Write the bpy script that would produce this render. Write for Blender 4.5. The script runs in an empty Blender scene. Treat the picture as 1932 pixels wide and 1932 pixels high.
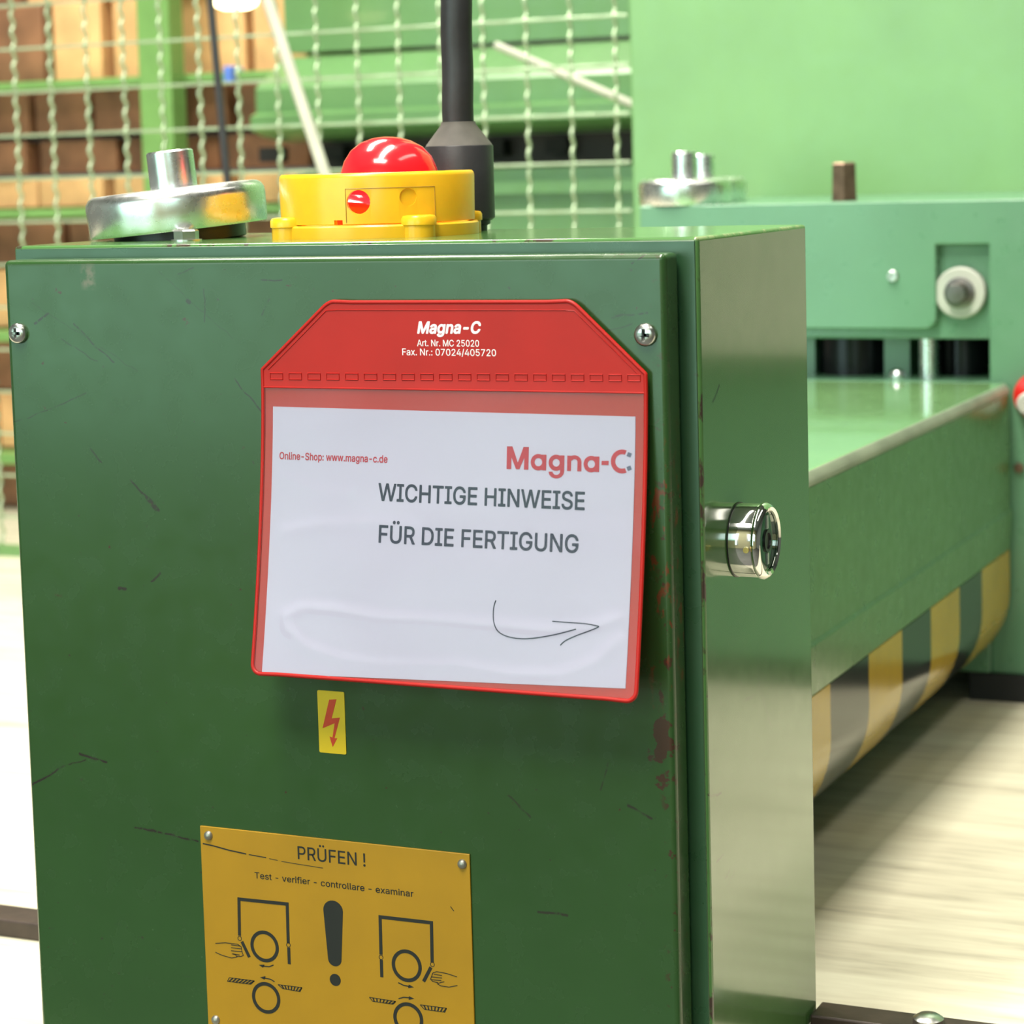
import bpy, bmesh, math, random
from mathutils import Vector, Matrix
random.seed(7)
SC = bpy.context.scene
COL = SC.collection
PI = math.pi

# ------------------------------------------------------------------ camera
# working frame: millimetres, x right along the cabinet front, y away from it, z = 0 about the cabinet top;
# the concrete hall floor lies 1245 mm below.
ZOFF = 1245.0
F, CX, CY = 4400.97, 941.59, 776.66
CAM = Vector((395.449, -1093.015, 23.291))
YAW, PITCH, ROLL = math.radians(24.51), math.radians(-6.01), math.radians(1.6)
RC = (Matrix.Rotation(YAW, 3, 'Z') @ Matrix.Rotation(PITCH, 3, 'X') @ Matrix.Rotation(ROLL, 3, 'Y'))

def W(p):
    return Vector((p[0] / 1000.0, p[1] / 1000.0, (p[2] + ZOFF) / 1000.0))

cam_data = bpy.data.cameras.new('camera')
cam = bpy.data.objects.new('camera', cam_data)
COL.objects.link(cam)
M3 = RC @ Matrix(((1, 0, 0), (0, 0, -1), (0, 1, 0)))
cam.matrix_world = Matrix.Translation(W(CAM)) @ M3.to_4x4()
cam_data.sensor_width = 36.0
cam_data.lens = F * 36.0 / 1932.0
cam_data.shift_x = (966.0 - CX) / 1932.0
cam_data.shift_y = (CY - 966.0) / 1932.0
cam_data.clip_start = 0.05
cam_data.clip_end = 60
cam_data.dof.use_dof = True
cam_data.dof.focus_distance = 1.27
cam_data.dof.aperture_fstop = 12.0
SC.camera = cam

# ------------------------------------------------------------------ exposure, world, lamps
SC.view_settings.view_transform = 'Standard'
SC.view_settings.look = 'None'
SC.view_settings.gamma = 1.0
SC.view_settings.use_curve_mapping = False
SC.view_settings.exposure = 0.0

wd = bpy.data.worlds.new('hall_air')
SC.world = wd
wd.use_nodes = True
wd.node_tree.nodes['Background'].inputs[0].default_value = (0.75, 0.88, 1.0, 1)
wd.node_tree.nodes['Background'].inputs[1].default_value = 0.12

def area(name, loc, rot, sx, sy, power, col):
    l = bpy.data.lights.new(name, 'AREA')
    l.shape = 'RECTANGLE'; l.size = sx; l.size_y = sy; l.energy = power; l.color = col
    o = bpy.data.objects.new(name, l); COL.objects.link(o)
    o.location = W(loc); o.rotation_euler = rot
    return o
WARM = (1.0, 0.95, 0.84)
LAMPS = [  # x, y, z, size x, size y, power
    (-266, -150, 2150, 0.35, 2.2, 125),
    (-1500, 1200, 2250, 0.35, 2.2, 130),
    (1300, 500, 2250, 0.35, 2.2, 18),
    (-300, -1900, 2550, 1.5, 0.8, 106),
]
for i, (x, y, z, sx, sy, p) in enumerate(LAMPS):
    area('hall_lamp_light', (x, y, z - 12), (0, 0, 0), sx, sy, p, WARM)
# added daylight panel for the unseen windows behind the camera
area('window_daylight', (-1900, -3400, 500), (math.radians(90), 0, 0), 3.0, 2.2, 16, (0.80, 0.84, 1.0))

# ------------------------------------------------------------------ pixel measurements -> points on known planes
def at(px, py, ax, val):
    d = RC @ Vector(((px - CX) / F, 1, -(py - CY) / F))
    i = 'xyz'.index(ax)
    t = (val - CAM[i]) / d[i]
    return CAM + d * t

# ------------------------------------------------------------------ materials
def new_mat(name):
    m = bpy.data.materials.new(name); m.use_nodes = True
    nt = m.node_tree
    return m, nt, nt.nodes['Principled BSDF']

def setin(b, **k):
    names = {'base': 'Base Color', 'rough': 'Roughness', 'metal': 'Metallic', 'ior': 'IOR', 'coat': 'Coat Weight', 'coatr': 'Coat Roughness',
             'trans': 'Transmission Weight', 'emis': 'Emission Color', 'estr': 'Emission Strength', 'sub': 'Subsurface Weight', 'coatior': 'Coat IOR'}
    for a, v in k.items():
        if a in ('base', 'emis'): v = (v[0], v[1], v[2], 1)
        b.inputs[names[a]].default_value = v

class NT:
    def __init__(s, nt): s.nt = nt; s.N = nt.nodes; s.L = nt.links
    def n(s, t, **p):
        o = s.N.new(t)
        for k, v in p.items(): setattr(o, k, v)
        return o
    def link(s, a, b): s.L.new(a, b)
    def math(s, op, a, b=None, c=None, clamp=False):
        o = s.n('ShaderNodeMath', operation=op); o.use_clamp = clamp
        for i, v in enumerate((a, b, c)):
            if v is None: continue
            if isinstance(v, (int, float)): o.inputs[i].default_value = v
            else: s.link(v, o.inputs[i])
        return o.outputs[0]
    def obj(s):
        return s.n('ShaderNodeTexCoord').outputs['Object']
    def mapping(s, v, scale=(1, 1, 1), loc=(0, 0, 0), rot=(0, 0, 0)):
        o = s.n('ShaderNodeMapping'); s.link(v, o.inputs[0])
        o.inputs['Scale'].default_value = scale; o.inputs['Location'].default_value = loc; o.inputs['Rotation'].default_value = rot
        return o.outputs[0]
    def noise(s, v, scale, detail=3, rough=0.5):
        o = s.n('ShaderNodeTexNoise'); s.link(v, o.inputs['Vector'])
        o.inputs['Scale'].default_value = scale; o.inputs['Detail'].default_value = detail; o.inputs['Roughness'].default_value = rough
        return o.outputs['Fac']
    def ramp(s, f, stops):
        o = s.n('ShaderNodeValToRGB'); s.link(f, o.inputs[0])
        e = o.color_ramp.elements
        while len(e) > 1: e.remove(e[-1])
        e[0].position = stops[0][0]; e[0].color = tuple(stops[0][1]) + (1,)
        for p, c in stops[1:]:
            q = e.new(p); q.color = tuple(c) + (1,)
        return o.outputs[0]
    def range(s, f, a, b, c=0.0, d=1.0):
        o = s.n('ShaderNodeMapRange'); s.link(f, o.inputs[0])
        o.inputs[1].default_value = a; o.inputs[2].default_value = b; o.inputs[3].default_value = c; o.inputs[4].default_value = d
        return o.outputs[0]
    def mix(s, fac, a, b):
        o = s.n('ShaderNodeMix', data_type='RGBA')
        if isinstance(fac, (int, float)): o.inputs[0].default_value = fac
        else: s.link(fac, o.inputs[0])
        for i, v in ((6, a), (7, b)):
            if isinstance(v, tuple): o.inputs[i].default_value = (v[0], v[1], v[2], 1)
            else: s.link(v, o.inputs[i])
        return o.outputs[2]
    def bump(s, h, strength, dist=0.001):
        o = s.n('ShaderNodeBump'); s.link(h, o.inputs['Height'])
        o.inputs['Strength'].default_value = strength; o.inputs['Distance'].default_value = dist
        return o.outputs[0]

def simple(name, base, rough=0.5, metal=0.0, var=0.08, vscale=30, bump=0.0, bscale=400, **k):
    m, nt, b = new_mat(name); t = NT(nt)
    setin(b, rough=rough, metal=metal, **k)
    f = t.noise(t.obj(), vscale, 4)
    lo = tuple(c * (1 - var) for c in base); hi = tuple(min(1, c * (1 + var)) for c in base)
    t.link(t.ramp(f, [(0.3, lo), (0.7, hi)]), b.inputs['Base Color'])
    if bump:
        t.link(t.bump(t.noise(t.obj(), bscale, 3), bump, 0.0005), b.inputs['Normal'])
    return m

GREEN = (0.055, 0.145, 0.040)
def scratch_group():
    g = bpy.data.node_groups.new('scratch_line', 'ShaderNodeTree')
    for n_, ty in (('P', 'NodeSocketVector'), ('A', 'NodeSocketVector'), ('BA', 'NodeSocketVector'), ('Inv', 'NodeSocketFloat'), ('Wd', 'NodeSocketFloat')):
        g.interface.new_socket(n_, in_out='INPUT', socket_type=ty)
    g.interface.new_socket('Mask', in_out='OUTPUT', socket_type='NodeSocketFloat')
    N, L = g.nodes, g.links
    gi = N.new('NodeGroupInput'); go = N.new('NodeGroupOutput')
    def vm(op, a, b=None):
        o = N.new('ShaderNodeVectorMath'); o.operation = op
        L.new(a, o.inputs[0])
        if b is not None: L.new(b, o.inputs[1])
        return o
    def mm(op, a, b=None, clamp=False):
        o = N.new('ShaderNodeMath'); o.operation = op; o.use_clamp = clamp
        for i, v in enumerate((a, b)):
            if v is None: continue
            if isinstance(v, (int, float)): o.inputs[i].default_value = v
            else: L.new(v, o.inputs[i])
        return o.outputs[0]
    pa = vm('SUBTRACT', gi.outputs['P'], gi.outputs['A']).outputs[0]
    h = mm('MULTIPLY', vm('DOT_PRODUCT', pa, gi.outputs['BA']).outputs['Value'], gi.outputs['Inv'], True)
    sc = N.new('ShaderNodeVectorMath'); sc.operation = 'SCALE'; L.new(gi.outputs['BA'], sc.inputs[0]); L.new(h, sc.inputs['Scale'])
    d = vm('LENGTH', vm('SUBTRACT', pa, sc.outputs[0]).outputs[0]).outputs['Value']
    q = mm('DIVIDE', d, gi.outputs['Wd'])
    L.new(mm('SUBTRACT', 1.0, q, True), go.inputs[0])
    return g
SG = scratch_group()

def paint(name, base=GREEN, rough=0.16, plane='xz', scratches=(), extra=None, ior=1.6, speck=0.0, dust=0.0, coat=0.6, coatr=0.07):
    """glossy machine enamel; scratches: (x0,z0,x1,z1,width,strength) in mm of the object frame"""
    m, nt, b = new_mat(name); t = NT(nt)
    setin(b, ior=ior, coat=coat, coatr=coatr, coatior=1.5)
    oc = t.obj()
    f = t.noise(oc, 9, 4)
    lo = tuple(c * .93 for c in base); hi = tuple(c * 1.07 for c in base)
    colr = t.ramp(f, [(0.3, lo), (0.7, hi)])
    wob = t.n('ShaderNodeTexNoise'); t.link(oc, wob.inputs['Vector']); wob.inputs['Scale'].default_value = 90
    ws = t.n('ShaderNodeVectorMath', operation='SCALE'); t.link(wob.outputs['Color'], ws.inputs[0]); ws.inputs['Scale'].default_value = 0.004
    wa = t.n('ShaderNodeVectorMath', operation='ADD'); t.link(oc, wa.inputs[0]); t.link(ws.outputs[0], wa.inputs[1])
    wa2 = t.n('ShaderNodeVectorMath', operation='ADD'); t.link(wa.outputs[0], wa2.inputs[0]); wa2.inputs[1].default_value = (-.002, -.002, -.002)
    flat = t.n('ShaderNodeVectorMath', operation='MULTIPLY'); t.link(wa2.outputs[0], flat.inputs[0])
    flat.inputs[1].default_value = (1, 0, 1) if plane == 'xz' else (0, 1, 1)
    tot = None
    brk = t.range(t.noise(oc, 260, 3), 0.34, 0.48)
    for (a0, a1, b0, b1, w, s) in scratches:
        A = Vector((a0, 0, a1)) if plane == 'xz' else Vector((0, a0, a1))
        B = Vector((b0, 0, b1)) if plane == 'xz' else Vector((0, b0, b1))
        A = A / 1000; BA = B / 1000 - A
        n_ = t.n('ShaderNodeGroup'); n_.node_tree = SG
        t.link(flat.outputs[0], n_.inputs[0]); n_.inputs[1].default_value = A; n_.inputs[2].default_value = BA
        n_.inputs[3].default_value = 1.0 / max(1e-9, BA.length_squared); n_.inputs[4].default_value = w * 1.3 / 1000
        v = t.math('MULTIPLY', n_.outputs[0], s * 2.6)
        tot = v if tot is None else t.math('MAXIMUM', tot, v)
    if tot is not None:
        tot = t.math('MULTIPLY', tot, brk, clamp=True)
        colr = t.mix(t.math('MINIMUM', tot, 1.0), colr, (0.022, 0.020, 0.015))
    if speck:
        sp = t.range(t.noise(oc, 210, 2, 0.6), 0.735, 0.77)
        colr = t.mix(t.math('MULTIPLY', sp, speck), colr, (0.035, 0.028, 0.022))
        sp2 = t.math('MULTIPLY', t.range(t.noise(t.mapping(oc, (1, 1, 7), rot=(0, 0.5, 0)), 60, 3, 0.6), 0.70, 0.74), speck * 0.35)
        colr = t.mix(sp2, colr, (0.03, 0.05, 0.03))
    if dust:
        du = t.math('MULTIPLY', t.range(t.noise(t.mapping(oc, (1, 1, .3)), 60, 4), 0.35, 0.75), dust)
        colr = t.mix(du, colr, (0.35, 0.34, 0.26))
    if extra: colr = extra(t, oc, colr)
    t.link(colr, b.inputs['Base Color'])
    t.link(t.range(t.noise(oc, 60, 4), 0.3, 0.7, rough * 0.85, rough * 1.25), b.inputs['Roughness'])
    bn = t.bump(t.noise(oc, 22, 2), 0.03, 0.0008)
    t.link(bn, b.inputs['Normal']); t.link(bn, b.inputs['Coat Normal'])
    return m

# ------------------------------------------------------------------ mesh helpers
class MB:
    def __init__(s): s.v = []; s.f = []
    def add(s, vs, fs):
        o = len(s.v); s.v += [Vector(v) for v in vs]; s.f += [tuple(i + o for i in f) for f in fs]; return s
    def box(s, x0, x1, y0, y1, z0, z1):
        vs = [(x, y, z) for x in (x0, x1) for y in (y0, y1) for z in (z0, z1)]
        return s.add(vs, [(0, 1, 3, 2), (4, 6, 7, 5), (0, 4, 5, 1), (2, 3, 7, 6), (0, 2, 6, 4), (1, 5, 7, 3)])
    def prism(s, pts, ax, a, b):
        """polygon pts (2d) extruded along axis ax from a to b; the 2d order is the two other axes in xyz order"""
        def P(p, c):
            q = list(p); q.insert('xyz'.index(ax), c); return q
        n = len(pts)
        vs = [P(p, a) for p in pts] + [P(p, b) for p in pts]
        fs = [tuple(range(n))[::-1], tuple(range(n, 2 * n))] + [(i, (i + 1) % n, n + (i + 1) % n, n + i) for i in range(n)]
        return s.add(vs, fs)
    def lathe(s, prof, o, axis=(0, 0, 1), n=48, caps=True, ref=None):
        """prof: (radius, height) list along axis from origin o"""
        ax = Vector(axis).normalized(); r0 = ax.orthogonal().normalized() if ref is None else Vector(ref).normalized(); r1 = ax.cross(r0)
        o = Vector(o); vs = []; fs = []
        for r, h in prof:
            for i in range(n):
                a = 2 * PI * i / n
                vs.append(o + ax * h + (r0 * math.cos(a) + r1 * math.sin(a)) * r)
        for k in range(len(prof) - 1):
            for i in range(n):
                j = (i + 1) % n
                fs.append((k * n + i, k * n + j, (k + 1) * n + j, (k + 1) * n + i))
        if caps:
            fs.append(tuple(range(n))[::-1]); m = (len(prof) - 1) * n; fs.append(tuple(range(m, m + n)))
        return s.add(vs, fs)
    def tube(s, pts, r, n=8, closed=False, flat=None):
        pts = [Vector(p) for p in pts]; N = len(pts); vs = []; fs = []
        up = Vector((0, 1, 0))
        for i, p in enumerate(pts):
            a = pts[(i - 1) % N] if (closed or i > 0) else p
            b = pts[(i + 1) % N] if (closed or i < N - 1) else p
            t = (b - a).normalized()
            u = up if abs(t.dot(up)) < 0.95 else Vector((1, 0, 0))
            e1 = (u - t * u.dot(t)).normalized(); e2 = t.cross(e1)
            for k in range(n):
                an = 2 * PI * k / n
                vs.append(p + e1 * math.cos(an) * r * (flat or 1) + e2 * math.sin(an) * r)
        M = N if closed else N - 1
        for i in range(M):
            j = (i + 1) % N
            for k in range(n):
                l = (k + 1) % n
                fs.append((i * n + k, i * n + l, j * n + l, j * n + k))
        if not closed:
            fs.append(tuple(range(n))[::-1]); fs.append(tuple(range((N - 1) * n, N * n)))
        return s.add(vs, fs)

ORG = {}
def link_mesh(name, me, mat, parent, org, smooth=None, bevel=None, seg=2):
    o = bpy.data.objects.new(name, me); COL.objects.link(o)
    me.materials.append(mat)
    if parent is not None:
        o.parent = parent; o.location = (W(org) - W(ORG[parent]))
    else: o.location = W(org)
    ORG[o] = Vector(org)
    if smooth is not None:
        me.shade_smooth() if hasattr(me, 'shade_smooth') else None
        try: me.set_sharp_from_angle(angle=math.radians(smooth))
        except Exception: pass
    if bevel:
        md = o.modifiers.new('bevel', 'BEVEL'); md.width = bevel / 1000; md.segments = seg; md.limit_method = 'ANGLE'; md.angle_limit = math.radians(40)
        md.harden_normals = False
        for p in me.polygons: p.use_smooth = True
        try: me.set_sharp_from_angle(angle=math.radians(70))
        except Exception: pass
        wn = o.modifiers.new('normals', 'WEIGHTED_NORMAL'); wn.keep_sharp = True
    return o

def build(name, mb, mat, parent=None, org=None, smooth=None, bevel=None, seg=2, label=None):
    if org is None:
        if parent is not None: org = ORG[parent]
        else:
            xs = [v.x for v in mb.v]; ys = [v.y for v in mb.v]; zs = [v.z for v in mb.v]
            org = ((min(xs) + max(xs)) / 2, (min(ys) + max(ys)) / 2, min(zs))
    org = Vector(org)
    me = bpy.data.meshes.new(name)
    me.from_pydata([(v - org) / 1000 for v in mb.v], [], mb.f)
    bm = bmesh.new(); bm.from_mesh(me); bmesh.ops.recalc_face_normals(bm, faces=bm.faces); bm.to_mesh(me); bm.free()
    o = link_mesh(name, me, mat, parent, org, smooth, bevel, seg)
    if label: o['label'] = label
    return o

def tag(o, label=None, cat=None, group=None, kind=None):
    if label: o['label'] = label
    if cat: o['category'] = cat
    if group: o['group'] = group
    if kind: o['kind'] = kind
    return o

def thing(name, org, label, cat, group=None):
    o = bpy.data.objects.new(name, None); COL.objects.link(o)
    o.location = W(org); ORG[o] = Vector(org); o.empty_display_size = 0.05
    return tag(o, label, cat, group)

def struct(name, mb, mat, parent=None, **k):
    o = build(name, mb, mat, parent, **k); o['kind'] = 'structure'; return o

def bool_cut(o, cutters):
    for mb in cutters:
        me = bpy.data.meshes.new('cut'); org = ORG[o]
        me.from_pydata([(v - org) / 1000 for v in mb.v], [], mb.f)
        bm = bmesh.new(); bm.from_mesh(me); bmesh.ops.recalc_face_normals(bm, faces=bm.faces); bm.to_mesh(me); bm.free()
        c = bpy.data.objects.new('cut', me); COL.objects.link(c)
        bpy.context.view_layer.update()
        c.matrix_world = o.matrix_world
        bpy.context.view_layer.update()
        md = o.modifiers.new('cut', 'BOOLEAN'); md.operation = 'DIFFERENCE'; md.object = c; md.solver = 'EXACT'
        dg = bpy.context.evaluated_depsgraph_get(); dg.update()
        new = bpy.data.meshes.new_from_object(o.evaluated_get(dg), depsgraph=dg)
        o.modifiers.remove(md); old = o.data; o.data = new
        bpy.data.objects.remove(c); bpy.data.meshes.remove(me)

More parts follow.
